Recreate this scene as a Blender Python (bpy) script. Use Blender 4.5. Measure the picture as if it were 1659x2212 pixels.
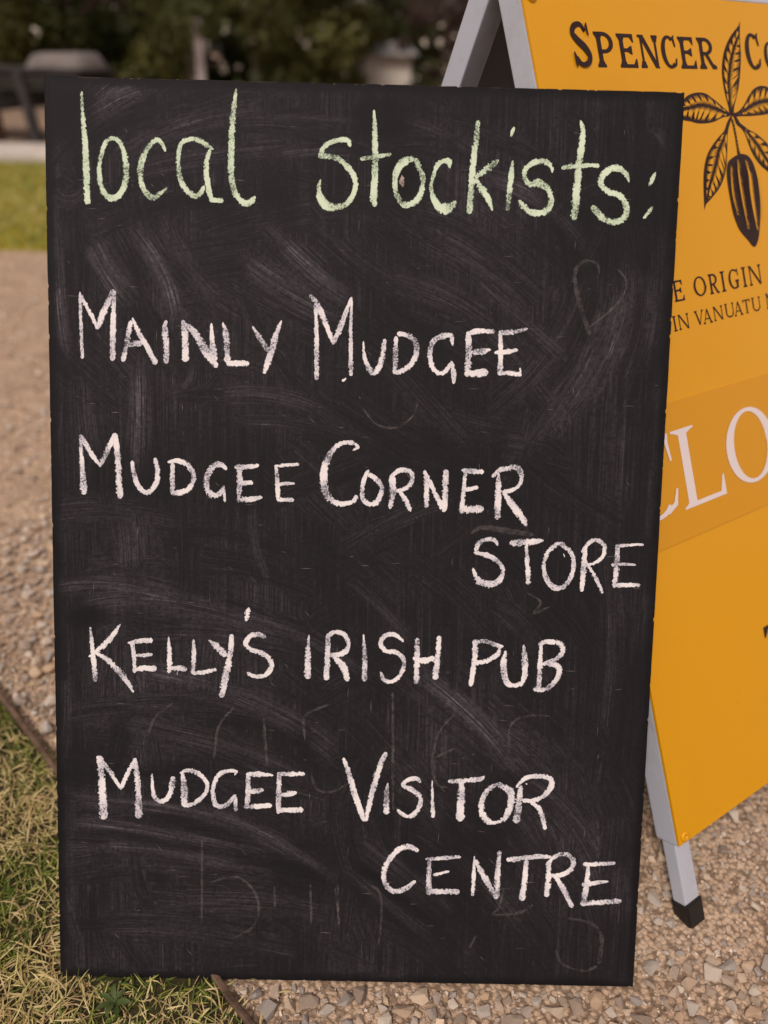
import bpy, bmesh, math, random
import numpy as np
from mathutils import Vector, Matrix

random.seed(7); RNG = np.random.default_rng(11)
for o in list(bpy.data.objects): bpy.data.objects.remove(o)
S = bpy.context.scene
C = S.collection

# ------------------------------------------------------------ camera, light, exposure
PITCH, ROLL, CAM_H = math.radians(30.86), math.radians(1.5), 0.8403
fwd = Vector((0, math.cos(PITCH), -math.sin(PITCH))); up0 = Vector((0, math.sin(PITCH), math.cos(PITCH))); rt0 = Vector((1, 0, 0))
rt = rt0*math.cos(ROLL) + up0*math.sin(ROLL); up = up0*math.cos(ROLL) - rt0*math.sin(ROLL)
cam = bpy.data.cameras.new('camera'); camo = bpy.data.objects.new('camera', cam); C.objects.link(camo)
cam.sensor_fit = 'VERTICAL'; cam.sensor_height = 36; cam.lens = 27.13; cam.clip_start = .02; cam.clip_end = 600
M4 = Matrix((rt, up, -fwd)).transposed().to_4x4(); M4.translation = Vector((0, 0, CAM_H)); camo.matrix_world = M4
cam.dof.use_dof = True; cam.dof.focus_distance = 0.77; cam.dof.aperture_fstop = 2.45; cam.dof.aperture_blades = 0
S.camera = camo
SUN_EL, SUN_AZ = math.radians(52), math.radians(205)      # azimuth clockwise from +Y: behind the camera, to its left
W = bpy.data.worlds.new('World'); S.world = W; W.use_nodes = True
nt = W.node_tree; nt.nodes.clear()
sky = nt.nodes.new('ShaderNodeTexSky'); sky.sky_type = 'NISHITA'; sky.sun_disc = False
sky.sun_elevation = SUN_EL; sky.sun_rotation = SUN_AZ; sky.dust_density = 4; sky.air_density = 1.0
mx = nt.nodes.new('ShaderNodeMix'); mx.data_type = 'RGBA'; mx.inputs['Factor'].default_value = .72
mx.inputs[7].default_value = (8.6, 7.0, 6.15, 1)           # the flat cloud cover in front of the blue
bg = nt.nodes.new('ShaderNodeBackground'); bg.inputs['Strength'].default_value = .072
wo = nt.nodes.new('ShaderNodeOutputWorld')
nt.links.new(sky.outputs[0], mx.inputs[6]); nt.links.new(mx.outputs[2], bg.inputs[0]); nt.links.new(bg.outputs[0], wo.inputs[0])
sl = bpy.data.lights.new('sun', 'SUN'); sl.energy = 2.0; sl.angle = math.radians(9); sl.color = (1, .89, .77)
so = bpy.data.objects.new('sun', sl); C.objects.link(so); so.location = (-2, -2, 6)
sd = Vector((math.sin(SUN_AZ)*math.cos(SUN_EL), math.cos(SUN_AZ)*math.cos(SUN_EL), math.sin(SUN_EL)))
so.rotation_euler = sd.to_track_quat('Z', 'Y').to_euler()
S.view_settings.view_transform = 'Standard'; S.view_settings.look = 'None'; S.view_settings.gamma = 1
S.view_settings.exposure = 0.16
S.cycles.transparent_max_bounces = 24

# ------------------------------------------------------------ measured data, millimetres on the board / on the sign face
LETTERS = [
 ('l', [[(-265.5,886.4,2.4),(-264.4,862.2,4.1),(-262.5,830.6,5.9),(-261.4,788.0,6.1),(-260.8,785.0,4.2)]]),
 ('o', [[(-240.9,844.0,4.2),(-245.9,835.8,4.2),(-249.6,819.2,4.2),(-248.6,802.7,4.9),(-244.1,792.7,5.4),(-236.7,790.2,6.1),(-228.7,796.2,5.9),(-224.5,809.4,5.9),(-225.0,825.9,5.6),(-228.2,837.6,4.4),(-233.0,843.9,4.2),(-240.9,844.5,4.4)]]),
 ('c', [[(-186.9,833.9,2.4),(-190.9,841.7,3.9),(-196.4,844.2,4.4),(-204.4,836.0,4.6),(-210.1,822.8,5.9),(-211.0,809.8,5.2),(-207.2,798.0,4.9),(-199.8,791.7,5.7),(-192.4,795.5,3.9),(-185.6,801.3,1.5)]]),
 ('a', [[(-142.0,837.0,2.2),(-149.3,841.2,4.9),(-156.6,845.5,4.4),(-165.2,845.5,4.2),(-172.3,841.7,4.2),(-174.8,831.0,4.2),(-174.5,815.6,4.7),(-170.9,803.9,5.2),(-164.1,796.4,5.7),(-157.4,794.2,5.4),(-153.1,798.5,4.2),(-150.6,803.9,2.5)],[(-145.6,837.2,4.2),(-148.4,822.4,5.2),(-147.5,807.0,5.2),(-145.1,796.4,5.2),(-143.2,788.7,3.7)],[(-145.1,790.7,4.2),(-132.1,790.6,4.9)]]),
 ('l', [[(-120.7,892.6,1.0),(-121.9,881.9,4.1),(-123.9,864.3,5.6),(-125.1,840.8,5.9),(-125.0,817.2,6.1),(-122.9,801.8,5.7),(-117.4,792.5,5.7),(-111.2,788.5,5.9),(-105.7,790.4,5.7),(-102.4,795.6,2.7)]]),
 ('s', [[(-12.6,842.4,2.7),(-15.5,848.3,4.6),(-23.4,848.4,4.8),(-31.8,845.6,4.8),(-38.0,841.1,4.8),(-41.6,831.9,4.2)],[(-43.0,832.8,3.6),(-32.7,833.2,5.3),(-23.2,830.9,4.8),(-14.6,823.6,5.3),(-8.1,814.6,5.3),(-7.4,804.5,4.9),(-12.0,794.1,4.9),(-19.3,788.2,5.1),(-28.8,786.9,7.4),(-37.3,790.3,8.5),(-41.1,797.3,6.3),(-42.0,804.4,4.2),(-40.3,812.4,1.5)]]),
 ('t', [[(8.9,876.5,1.9),(10.0,857.7,4.8),(10.9,836.5,5.7),(10.9,812.2,6.5),(10.4,795.8,7.0),(12.2,788.2,3.2)],[(-3.2,831.5,3.8),(11.5,834.0,3.8),(26.4,836.8,3.2)]]),
 ('o', [[(48.4,833.1,5.3),(42.1,831.9,6.9),(34.8,827.1,7.0),(30.8,818.9,5.9),(30.2,807.7,4.6),(32.9,797.5,5.1),(38.8,791.1,5.5),(46.2,791.8,5.9),(53.5,798.2,5.9),(56.4,807.5,4.6),(56.2,817.7,4.9),(52.3,825.7,5.3),(48.9,833.7,5.3)]]),
 ('c', [[(81.8,825.1,1.7),(81.1,830.6,5.9),(75.8,832.0,4.6),(69.6,827.2,4.2),(66.2,816.9,3.6),(64.7,806.7,3.8),(67.3,797.6,5.3),(72.8,789.6,8.0),(80.2,788.3,10.2),(85.4,791.5,6.4),(88.3,796.0,2.3)]]),
 ('k', [[(107.3,869.4,3.8),(105.8,851.0,5.3),(103.9,830.3,5.6),(102.7,807.0,6.1),(101.7,783.9,5.6)],[(127.8,834.0,2.8),(121.7,829.0,6.3),(114.2,823.3,5.8),(106.2,816.9,4.6)],[(106.2,816.3,4.3),(112.9,807.3,6.3),(118.2,800.1,6.1),(124.0,787.3,2.3)]]),
 ('i', [[(141.1,834.1,1.5),(140.5,822.9,4.8),(139.5,808.2,5.3),(138.2,787.5,3.8)],[(141.6,864.4,1.3),(140.1,860.5,3.3),(138.8,855.4,1.8)]]),
 ('s', [[(179.5,823.5,1.8),(177.4,830.1,4.6),(170.2,833.9,5.3),(161.4,832.4,5.1),(154.0,826.9,4.8),(153.1,819.6,4.8),(158.4,812.7,5.3),(167.3,813.5,7.9),(175.0,809.3,5.6),(178.9,802.0,5.3),(178.9,794.0,5.6),(173.4,787.7,6.1),(164.5,786.2,6.1),(156.8,789.0,5.9),(148.2,797.4,5.1)]]),
 ('t', [[(203.4,871.9,2.0),(206.3,863.8,4.5),(206.2,851.7,6.1),(204.4,834.6,6.3),(203.4,815.0,6.9),(202.8,800.3,7.6),(202.1,780.6,7.1)],[(187.6,827.7,3.3),(194.5,829.7,4.8),(208.4,830.8,4.3),(219.2,831.2,4.3),(223.6,830.6,3.8)]]),
 ('s', [[(252.6,816.6,1.5),(249.3,823.8,4.6),(241.5,829.1,5.8),(232.7,827.6,6.3),(226.6,820.7,6.3),(226.4,813.3,5.3),(233.6,807.4,5.3),(242.6,805.2,5.8),(248.7,799.3,5.6),(251.7,789.5,5.9),(247.6,782.0,6.1),(238.8,779.8,5.9),(229.7,782.6,6.1),(222.4,789.8,5.9),(218.0,794.0,5.1)]]),
 (':', [[(277.4,826.5,2.0),(274.3,819.7,4.1),(271.9,813.7,2.8)],[(276.3,794.8,2.8),(272.2,788.9,4.1),(268.0,783.5,2.6)]]),
 ('M', [[(-269.8,702.4,2.7),(-269.3,674.5,3.5),(-268.3,639.1,3.5)],[(-269.6,699.7,3.8),(-261.7,685.4,4.1),(-252.5,667.7,4.1)],[(-253.6,668.3,4.6),(-247.5,683.1,6.0),(-237.4,705.3,4.0)],[(-236.8,704.7,3.2),(-238.2,675.4,5.4),(-239.1,637.7,5.2)]]),
 ('A', [[(-221.2,676.6,5.4),(-224.8,655.8,5.4),(-229.4,637.2,4.9)],[(-219.8,679.3,2.2),(-214.5,666.8,4.9),(-205.2,651.1,5.2),(-196.9,635.4,5.7)],[(-224.2,652.5,4.1),(-217.4,655.0,6.0),(-210.3,654.7,4.6)]]),
 ('I', [[(-186.9,677.7,2.2),(-188.7,670.3,5.7),(-187.2,654.3,5.7),(-187.2,636.5,5.2)]]),
 ('N', [[(-171.3,678.1,3.3),(-169.7,670.9,6.2),(-168.7,654.8,6.3),(-168.8,638.5,6.8)],[(-170.8,674.6,5.4),(-160.2,667.1,6.0),(-149.4,650.1,8.2),(-137.8,633.9,4.9)],[(-143.7,675.9,2.2),(-142.6,658.3,5.4),(-140.6,639.6,6.8)]]),
 ('L', [[(-132.7,677.1,1.4),(-129.7,666.7,5.7),(-128.3,650.7,6.0),(-128.0,638.6,6.3)],[(-129.0,637.9,5.5),(-106.9,638.6,5.7)]]),
 ('Y', [[(-104.2,673.9,1.6),(-99.1,666.3,4.4),(-88.4,650.6,5.4)],[(-76.1,680.1,1.6),(-81.4,665.5,5.7),(-86.7,646.6,6.5),(-92.6,628.9,4.1)]]),
 ('M', [[(-43.6,698.4,3.5),(-42.1,664.7,4.4),(-41.2,624.0,4.7)],[(-49.1,704.7,3.5),(-39.8,692.1,5.6),(-25.2,658.7,3.8)],[(-25.8,659.4,4.4),(-19.1,675.5,5.6),(-8.7,703.8,2.6)],[(-8.7,703.1,1.8),(-9.1,672.9,3.8),(-8.0,628.7,4.7)],[(-16.5,623.3,3.8),(-12.7,626.6,1.8)]]),
 ('u', [[(3.2,662.4,1.2),(4.6,647.3,3.8),(9.5,635.8,5.3),(14.0,632.0,5.3),(19.8,639.0,5.6),(22.5,652.2,4.7),(24.0,664.9,4.4)]]),
 ('D', [[(34.7,667.7,3.5),(34.6,649.6,5.0),(34.4,631.4,5.3)],[(35.6,670.2,4.4),(45.7,668.8,4.7),(53.2,663.2,5.6),(54.9,653.1,5.3),(50.7,642.1,5.0),(42.8,635.3,5.0),(34.0,632.9,4.4)]]),
 ('G', [[(90.1,660.0,2.4),(88.0,668.6,5.3),(81.0,669.1,5.3),(72.2,665.3,5.0),(68.1,655.0,5.0),(69.1,643.4,5.0),(74.5,634.8,5.0),(81.9,634.3,4.4),(89.4,642.6,5.0)],[(88.7,645.4,3.2),(91.6,633.9,5.0),(91.9,623.4,2.7)]]),
 ('E', [[(104.4,672.7,5.0),(105.7,654.7,6.2),(105.0,630.6,5.9)],[(102.7,671.2,4.7),(113.2,674.4,5.0),(130.1,674.5,4.1)],[(106.4,654.0,3.8),(116.7,654.7,6.2),(127.0,657.3,2.4)],[(104.9,632.8,5.0),(114.5,634.3,7.4),(125.1,635.6,7.1)]]),
 ('E', [[(135.3,673.7,3.5),(136.6,655.6,4.7),(136.7,632.6,5.6)],[(133.8,673.6,4.4),(145.5,674.0,5.0),(162.0,677.7,2.4)],[(130.3,654.0,3.2),(143.3,655.5,5.3),(153.2,657.6,3.8)],[(136.6,634.9,4.4),(148.5,634.9,5.6),(157.8,633.7,4.1)],[(155.9,640.5,1.8),(156.7,632.2,2.4)]]),
 ('M', [[(-271.2,566.3,2.9),(-270.2,537.1,4.6),(-268.5,507.3,7.3)],[(-271.2,566.0,4.0),(-262.8,550.4,5.2),(-251.7,535.0,2.9)],[(-252.5,536.2,4.4),(-245.4,550.9,5.2),(-236.7,568.2,4.3)],[(-237.2,567.7,4.9),(-234.7,538.1,6.1),(-233.2,503.9,6.4)]]),
 ('u', [[(-221.1,541.7,3.5),(-219.5,529.9,4.4),(-215.3,516.9,5.0),(-207.3,510.5,5.0),(-199.2,517.4,5.0),(-196.0,529.1,5.2),(-198.7,545.0,4.1)]]),
 ('D', [[(-181.4,540.5,4.1),(-181.7,525.2,4.7),(-181.5,509.1,4.7)],[(-186.3,541.0,2.6),(-175.8,542.5,4.9),(-165.7,537.3,5.5),(-160.6,527.3,4.7),(-164.3,516.9,5.2),(-173.1,511.6,5.8),(-182.5,510.5,5.0)]]),
 ('G', [[(-128.2,534.8,3.2),(-133.7,539.7,5.2),(-141.0,538.5,5.8),(-146.8,529.1,5.8),(-148.3,518.9,5.8),(-143.9,510.2,5.8),(-136.6,510.4,5.0),(-131.1,517.6,3.8)],[(-131.5,519.4,2.9),(-129.9,503.0,2.6)]]),
 ('E', [[(-116.3,537.3,5.8),(-115.5,522.8,5.8),(-116.5,503.0,2.9)],[(-120.6,537.5,5.8),(-107.5,538.3,4.9),(-96.6,540.1,3.5)],[(-116.2,521.7,5.0),(-102.4,522.7,4.4)],[(-116.2,505.9,5.0),(-104.5,506.3,5.3),(-93.1,508.8,3.5)]]),
 ('E', [[(-79.9,539.8,3.5),(-78.3,522.4,4.4),(-77.5,505.6,4.7)],[(-81.7,539.5,2.6),(-69.7,540.9,3.5),(-57.1,542.0,2.6)],[(-80.9,521.3,4.1),(-71.0,522.6,3.5),(-61.3,522.9,2.6)],[(-78.9,506.6,4.4),(-61.8,506.8,4.1)]]),
 ('C', [[(-5.0,556.6,1.7),(0.0,559.9,3.3),(-4.5,563.6,4.1),(-12.7,564.3,4.4),(-21.6,559.9,5.0),(-29.1,548.7,6.1),(-32.8,534.8,7.2),(-32.6,522.3,7.5),(-28.6,510.6,6.9),(-20.1,504.6,5.6),(-10.4,504.2,5.3),(-2.8,507.2,4.7),(-0.5,512.8,5.0)]]),
 ('O', [[(10.8,538.1,3.6),(6.5,527.6,4.4),(5.3,517.9,4.4),(6.2,509.5,4.7),(11.8,504.4,4.7),(18.8,505.7,5.6),(23.5,514.2,5.0),(24.0,522.6,4.4),(18.3,529.3,5.3),(10.6,534.0,4.2)]]),
 ('R', [[(34.2,532.6,6.1),(35.2,517.3,6.4),(33.1,499.8,3.9)],[(32.1,530.5,3.6),(40.3,537.6,4.7),(50.0,538.2,5.0),(54.3,533.2,4.7),(52.4,524.8,4.7),(46.3,519.8,4.2),(38.0,517.7,3.3)],[(41.4,517.8,3.3),(47.9,509.4,5.3),(53.7,497.7,4.2)]]),
 ('N', [[(65.9,539.1,2.8),(68.4,522.5,5.0),(68.7,502.0,4.7)],[(66.3,537.7,3.3),(75.4,519.9,5.0),(86.7,498.2,4.7)],[(87.1,540.0,5.8),(86.8,518.9,5.8),(86.9,498.6,4.7)]]),
 ('E', [[(106.1,538.2,4.7),(105.2,523.6,3.9),(103.9,497.0,6.1)],[(102.3,539.5,3.9),(113.7,539.1,5.5),(124.4,538.7,4.7)],[(105.7,520.1,4.2),(119.5,523.3,3.9)],[(101.7,500.9,6.4),(114.9,501.6,7.8),(125.6,502.2,7.0)]]),
 ('R', [[(138.7,537.8,2.8),(139.4,520.4,6.1),(139.4,491.8,6.1)],[(132.6,533.4,2.8),(140.0,540.6,4.7),(149.7,542.9,5.0),(158.0,542.5,6.4),(161.8,533.6,4.2),(158.7,525.2,3.6),(150.5,520.8,4.7),(142.9,519.1,3.9)],[(144.3,519.5,3.9),(152.3,508.3,6.4),(161.1,497.3,7.0),(168.8,486.0,4.2)]]),
 ('S', [[(141.2,465.6,1.5),(137.4,471.2,4.3),(129.9,471.8,4.3),(121.9,467.8,4.8),(119.0,459.5,4.8)],[(117.2,458.2,3.8),(127.9,456.6,4.8),(136.8,453.1,5.0),(144.6,447.0,4.3),(146.8,438.1,4.3),(142.0,429.1,6.0),(132.7,426.9,7.0),(123.8,429.2,6.8),(119.2,436.1,4.3),(116.7,443.0,2.0)]]),
 ('T', [[(152.6,468.1,7.3),(167.6,469.8,6.3),(177.5,470.7,5.8),(186.0,472.2,2.8)],[(168.8,469.2,3.0),(171.2,446.5,4.8),(173.0,427.4,5.0)]]),
 ('O', [[(207.8,467.8,3.5),(201.4,469.1,4.5),(196.5,466.2,4.8),(190.0,458.4,4.5),(187.5,447.0,4.3),(189.6,435.6,4.8),(195.7,426.8,5.5),(203.3,424.2,5.5),(211.9,429.9,5.0),(216.4,441.4,4.5),(216.5,454.1,4.5),(211.7,462.9,4.5),(202.1,468.7,3.0)],[(206.4,459.2,1.5),(207.9,455.5,0.8)]]),
 ('R', [[(227.9,466.5,4.5),(227.5,448.1,5.8),(226.4,421.3,4.5)],[(224.4,460.7,3.3),(231.5,470.8,4.0),(238.8,473.5,4.0),(246.0,468.9,4.5),(246.8,460.1,3.8),(241.1,452.3,3.8),(230.0,447.9,3.5)],[(231.5,447.6,3.0),(239.4,435.7,4.3),(247.4,420.0,3.0)]]),
 ('E', [[(259.8,468.7,4.3),(260.1,449.1,5.3),(258.8,425.9,5.5)],[(257.7,468.0,3.8),(270.4,469.0,3.0),(285.7,470.1,3.0)],[(254.5,448.9,3.0),(266.4,449.9,3.0),(279.0,449.6,1.8)],[(257.1,428.6,4.8),(270.0,429.0,4.3),(284.4,429.4,4.3)]]),
 ('K', [[(-264.3,374.7,1.8),(-262.2,351.2,4.9),(-259.7,318.5,5.2)],[(-234.2,378.1,1.8),(-241.8,366.4,4.9),(-252.4,354.8,5.5),(-266.2,343.7,2.6)],[(-260.9,349.6,3.1),(-247.4,340.9,5.5),(-233.2,326.6,6.5),(-221.3,308.2,2.9)]]),
 ('E', [[(-222.7,360.3,4.4),(-220.6,345.7,4.4),(-220.4,328.1,3.4)],[(-227.0,358.8,2.3),(-214.7,361.2,4.9),(-201.9,362.2,5.2)],[(-220.0,346.4,3.4),(-212.2,346.6,4.4),(-202.0,347.8,3.6)],[(-222.5,330.7,2.9),(-211.0,333.3,5.7),(-198.0,333.3,6.0)]]),
 ('L', [[(-186.0,366.6,1.0),(-185.5,353.4,4.4),(-184.9,340.1,5.5),(-185.6,328.7,4.2)],[(-186.5,334.0,3.7),(-177.1,333.9,5.7),(-167.6,333.2,5.7)],[(-177.4,330.9,1.3),(-177.4,327.2,0.8)]]),
 ('L', [[(-161.1,364.0,2.3),(-160.8,347.4,4.7),(-161.5,328.0,4.4)],[(-162.8,329.3,3.9),(-151.0,330.3,4.4),(-138.0,333.6,4.4)]]),
 ('Y', [[(-145.8,363.6,2.3),(-138.0,357.4,6.5),(-128.2,347.7,7.6)],[(-122.7,370.2,4.7),(-124.3,348.5,6.0),(-128.8,325.6,6.8),(-133.0,304.6,5.5)]]),
 ("'", [[(-105.9,397.8,3.4),(-107.1,391.4,5.2),(-108.4,383.7,2.9)]]),
 ('S', [[(-88.3,367.9,3.9),(-96.4,370.6,4.9),(-104.2,368.3,5.2),(-108.7,360.9,5.2),(-102.8,354.4,4.9),(-93.7,352.0,5.2),(-85.9,346.9,5.2),(-82.5,339.0,5.0),(-87.1,330.1,5.0),(-94.9,327.2,4.4),(-102.7,328.4,4.2),(-107.3,331.2,2.6)]]),
 ('I', [[(-45.3,371.3,1.1),(-46.2,358.8,4.6),(-46.0,344.2,6.1),(-46.2,325.8,6.8)]]),
 ('R', [[(-26.2,373.1,4.3),(-26.4,352.1,5.4),(-27.3,324.9,6.1)],[(-27.0,370.0,4.6),(-19.1,374.7,4.6),(-10.1,372.3,5.0),(-5.5,363.7,4.6),(-8.1,355.4,5.4),(-17.8,350.9,5.4),(-28.6,351.1,3.9)],[(-20.5,349.0,5.4),(-10.5,339.7,6.8),(-5.4,324.4,5.4)]]),
 ('I', [[(9.3,373.2,1.4),(10.8,353.2,4.7),(11.3,324.5,5.4)]]),
 ('S', [[(49.8,366.3,2.5),(40.7,373.2,4.6),(30.9,372.0,4.6),(26.7,363.7,4.6),(32.2,356.5,4.7),(42.9,355.0,4.7),(49.9,348.8,4.3),(50.5,339.6,4.3),(44.4,328.4,4.3),(36.4,324.5,4.0),(30.1,328.0,4.7),(27.2,334.9,2.2)]]),
 ('H', [[(63.1,370.7,4.6),(63.7,349.2,5.7),(63.8,322.9,5.4)],[(59.5,350.0,3.9),(70.0,347.2,6.1),(82.5,350.6,6.1)],[(85.4,373.2,4.3),(84.3,349.8,5.7),(82.4,328.0,6.5)]]),
 ('P', [[(121.3,370.0,5.4),(121.9,350.8,5.7),(118.5,321.7,4.7)],[(119.2,367.6,4.3),(132.1,368.5,4.3),(144.7,364.3,4.3),(150.5,363.9,2.5)],[(146.9,363.5,3.9),(145.0,356.1,4.7),(134.5,348.5,4.7),(122.1,345.9,4.7)]]),
 ('U', [[(152.4,359.4,2.9),(151.2,348.0,6.1),(152.1,335.2,6.5),(156.9,325.2,5.8),(167.7,324.6,5.0),(172.8,333.9,5.4),(172.2,350.5,6.1),(170.5,366.0,2.5)]]),
 ('B', [[(188.0,368.3,2.9),(188.0,349.1,5.0),(187.4,318.6,5.0)],[(185.5,365.9,2.9),(192.9,369.4,4.7),(207.3,367.9,5.4),(210.4,359.8,5.4),(204.4,352.3,4.7),(190.3,345.8,5.0)],[(192.9,348.3,5.4),(205.6,344.1,6.5),(206.9,334.9,5.4),(200.2,324.6,5.0),(191.4,319.7,4.7),(182.0,320.3,4.7)]]),
 ('M', [[(-256.3,240.9,6.5),(-254.5,212.7,7.7),(-253.3,173.3,8.6)],[(-259.4,240.4,3.5),(-246.7,225.2,5.0),(-234.9,205.6,2.7)],[(-235.4,206.3,3.8),(-227.6,224.2,4.7),(-219.8,239.4,3.8)],[(-221.1,238.1,5.0),(-218.1,213.7,5.9),(-217.0,175.2,7.7)]]),
 ('u', [[(-203.3,223.0,2.4),(-203.0,208.0,3.5),(-199.8,196.6,5.0),(-191.7,194.5,5.0),(-185.0,202.4,5.3),(-181.7,220.6,6.8)]]),
 ('D', [[(-172.4,224.2,4.1),(-170.5,207.4,6.8),(-171.1,188.9,6.8)],[(-174.9,224.1,2.9),(-165.8,227.5,5.0),(-155.5,223.9,4.7),(-148.1,215.7,4.4),(-147.4,208.0,4.1),(-152.6,198.7,4.1),(-162.9,191.4,4.4),(-171.8,189.2,3.5)]]),
 ('G', [[(-119.4,223.1,1.8),(-117.5,227.0,3.8),(-124.5,227.9,3.8),(-134.8,223.7,5.0),(-140.7,211.3,4.7),(-140.7,197.4,5.0),(-136.3,189.9,5.0),(-127.4,191.6,4.7),(-117.8,202.7,4.1)],[(-118.6,201.9,3.8),(-117.8,185.0,3.8)]]),
 ('E', [[(-105.4,223.8,4.4),(-105.3,206.1,5.3),(-106.7,188.4,4.4)],[(-107.6,224.2,4.1),(-95.0,224.9,5.9),(-79.6,224.1,2.4)],[(-105.3,206.1,4.4),(-97.9,207.1,5.9),(-89.3,208.4,4.1)],[(-109.4,189.8,4.1),(-94.9,191.0,5.6),(-80.7,192.0,4.4)]]),
 ('E', [[(-73.7,226.2,4.4),(-74.0,205.5,5.3),(-74.1,183.1,5.0)],[(-75.9,225.9,3.2),(-62.6,225.8,5.0),(-47.3,226.2,4.1)],[(-73.5,202.9,3.5),(-65.4,204.2,5.9),(-55.5,206.6,4.1)],[(-75.6,186.6,4.1),(-62.3,187.3,5.6),(-48.6,188.0,5.9)]]),
 ('V', [[(-8.6,244.2,2.7),(-3.2,229.6,5.4),(4.8,203.0,6.1),(14.4,177.1,5.8)],[(35.0,251.1,3.9),(28.5,235.2,6.1),(21.5,206.6,6.1),(15.7,177.0,4.0)]]),
 ('I', [[(37.5,218.5,1.2),(36.4,207.1,5.2),(36.8,184.9,6.1)]]),
 ('S', [[(71.3,219.1,2.4),(66.6,223.7,4.5),(57.6,221.9,4.5),(53.2,216.2,4.5),(62.4,211.7,5.2),(70.1,204.8,5.2),(71.1,196.9,5.2),(66.0,186.5,5.5),(59.3,183.1,4.3),(52.3,186.1,4.0),(47.7,190.3,3.3)]]),
 ('I', [[(82.6,222.6,1.2),(83.6,202.0,3.6),(84.7,182.2,4.6)]]),
 ('T', [[(98.9,221.1,3.9),(116.7,222.7,5.2),(131.8,224.7,5.2),(136.0,228.0,1.8)],[(113.0,221.0,6.1),(112.8,201.3,7.9),(112.7,179.0,8.5)]]),
 ('O', [[(154.0,220.6,3.6),(142.8,215.6,5.2),(135.5,205.1,5.2),(134.5,190.8,6.7),(140.9,179.8,6.7),(150.1,178.8,3.7),(159.1,184.3,5.5),(163.9,197.9,7.3),(162.7,212.2,7.9),(149.5,219.4,4.6)]]),
 ('R', [[(173.8,218.8,4.3),(172.3,199.8,6.7),(170.5,178.2,7.3)],[(168.9,216.3,2.4),(177.3,226.0,4.6),(187.9,228.7,5.2),(201.6,227.5,5.2),(205.0,219.7,6.1),(197.8,208.4,5.2),(185.9,202.5,4.6),(175.2,203.0,4.3)],[(183.6,202.0,3.7),(192.2,195.6,5.2),(198.1,183.0,5.2),(200.8,171.9,4.0)],[(178.5,220.8,2.1),(180.3,220.2,1.5)]]),
 ('C', [[(71.1,146.3,5.0),(60.1,150.3,6.1),(50.1,147.0,5.7),(40.2,135.2,5.7),(35.5,120.9,5.4),(38.3,108.5,5.4),(46.0,101.6,5.7),(57.8,104.6,5.4),(68.7,113.7,3.4)]]),
 ('E', [[(82.6,138.2,3.4),(82.0,118.6,5.4),(83.0,98.2,5.8)],[(78.1,137.3,3.0),(95.8,138.9,4.4),(114.8,140.8,3.4)],[(86.5,120.2,3.4),(103.4,124.9,2.7)],[(81.9,102.3,5.8),(98.5,102.7,6.1),(114.5,103.1,6.8)]]),
 ('N', [[(128.7,141.9,1.3),(128.7,121.7,4.1),(128.4,98.2,3.7)],[(129.2,137.7,4.7),(140.3,118.5,6.1),(154.1,95.7,4.7)],[(154.5,148.1,4.0),(153.4,122.4,6.1),(153.7,96.5,5.8)]]),
 ('T', [[(161.9,138.2,5.7),(180.1,140.5,5.7),(195.2,142.7,5.1),(209.5,142.0,3.4)],[(182.6,140.0,4.7),(181.8,117.8,5.7),(179.5,94.0,6.8)]]),
 ('R', [[(205.8,138.9,4.4),(206.3,118.5,6.1),(205.1,98.8,5.8)],[(203.1,133.5,3.7),(213.7,144.1,4.7),(223.7,145.6,4.7),(230.8,139.6,5.1),(229.5,129.8,5.1),(219.6,123.3,5.1),(208.7,122.7,4.4)],[(212.6,122.6,4.1),(222.0,108.2,5.8),(232.7,87.6,4.4)]]),
 ('E', [[(247.0,136.0,2.7),(246.3,114.3,5.8),(243.7,89.5,6.1)],[(241.4,135.1,4.4),(258.0,135.9,4.7),(274.8,137.4,4.1)],[(241.3,112.7,4.7),(255.6,115.4,4.7),(269.0,117.2,2.0)],[(240.5,92.3,5.4),(261.7,94.1,5.4),(283.3,96.3,5.4)]]),
 ('ghost', [[(222.9,672.7,2.9),(214.8,692.5,3.3),(206.5,718.2,2.8),(205.8,734.1,2.8),(214.5,743.2,2.0),(225.8,740.6,1.6),(228.9,730.8,1.2)],[(221.5,680.7,1.2),(239.2,695.3,1.6),(252.7,711.7,1.2),(254.4,725.6,1.2),(245.3,737.2,0.8)]]),
 ('ghost', [[(4.4,597.2,1.2),(17.0,583.2,1.4),(35.7,579.7,1.7),(51.9,590.4,1.4),(57.8,604.9,1.0)]]),
 ('ghost', [[(102.7,292.2,1.2),(87.1,270.3,1.9),(82.2,238.9,1.9),(88.6,217.3,1.9),(100.3,215.2,1.4)],[(85.4,246.2,1.4),(103.8,256.3,1.9)]]),
 ('ghost', [[(159.7,253.1,1.9),(161.0,281.9,1.6),(176.8,291.9,1.4),(200.0,292.6,1.2)]]),
 ('ghost', [[(39.8,314.2,1.8),(41.8,261.8,2.1),(42.2,223.2,2.1),(43.7,189.2,1.4)]]),
 ('ghost', [[(228.0,75.4,1.9),(252.0,71.0,2.4),(264.6,56.2,2.9),(263.7,25.7,3.3)],[(217.6,39.7,1.9),(225.4,24.7,1.9),(247.3,17.7,1.9),(261.4,23.1,2.9)]]),
 ('ghost', [[(160.3,106.1,1.7),(156.3,86.0,1.7),(150.6,78.3,1.4),(175.5,80.2,2.4),(191.7,89.4,2.4)],[(126.8,39.8,1.9),(133.5,55.2,1.4)]]),
 ('ghost', [[(-14.7,103.8,1.4),(-9.4,63.9,1.4)],[(13.6,105.8,1.2),(27.8,104.9,1.9),(34.0,90.1,1.9),(33.1,55.0,1.9),(31.4,42.3,1.4)]]),
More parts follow.
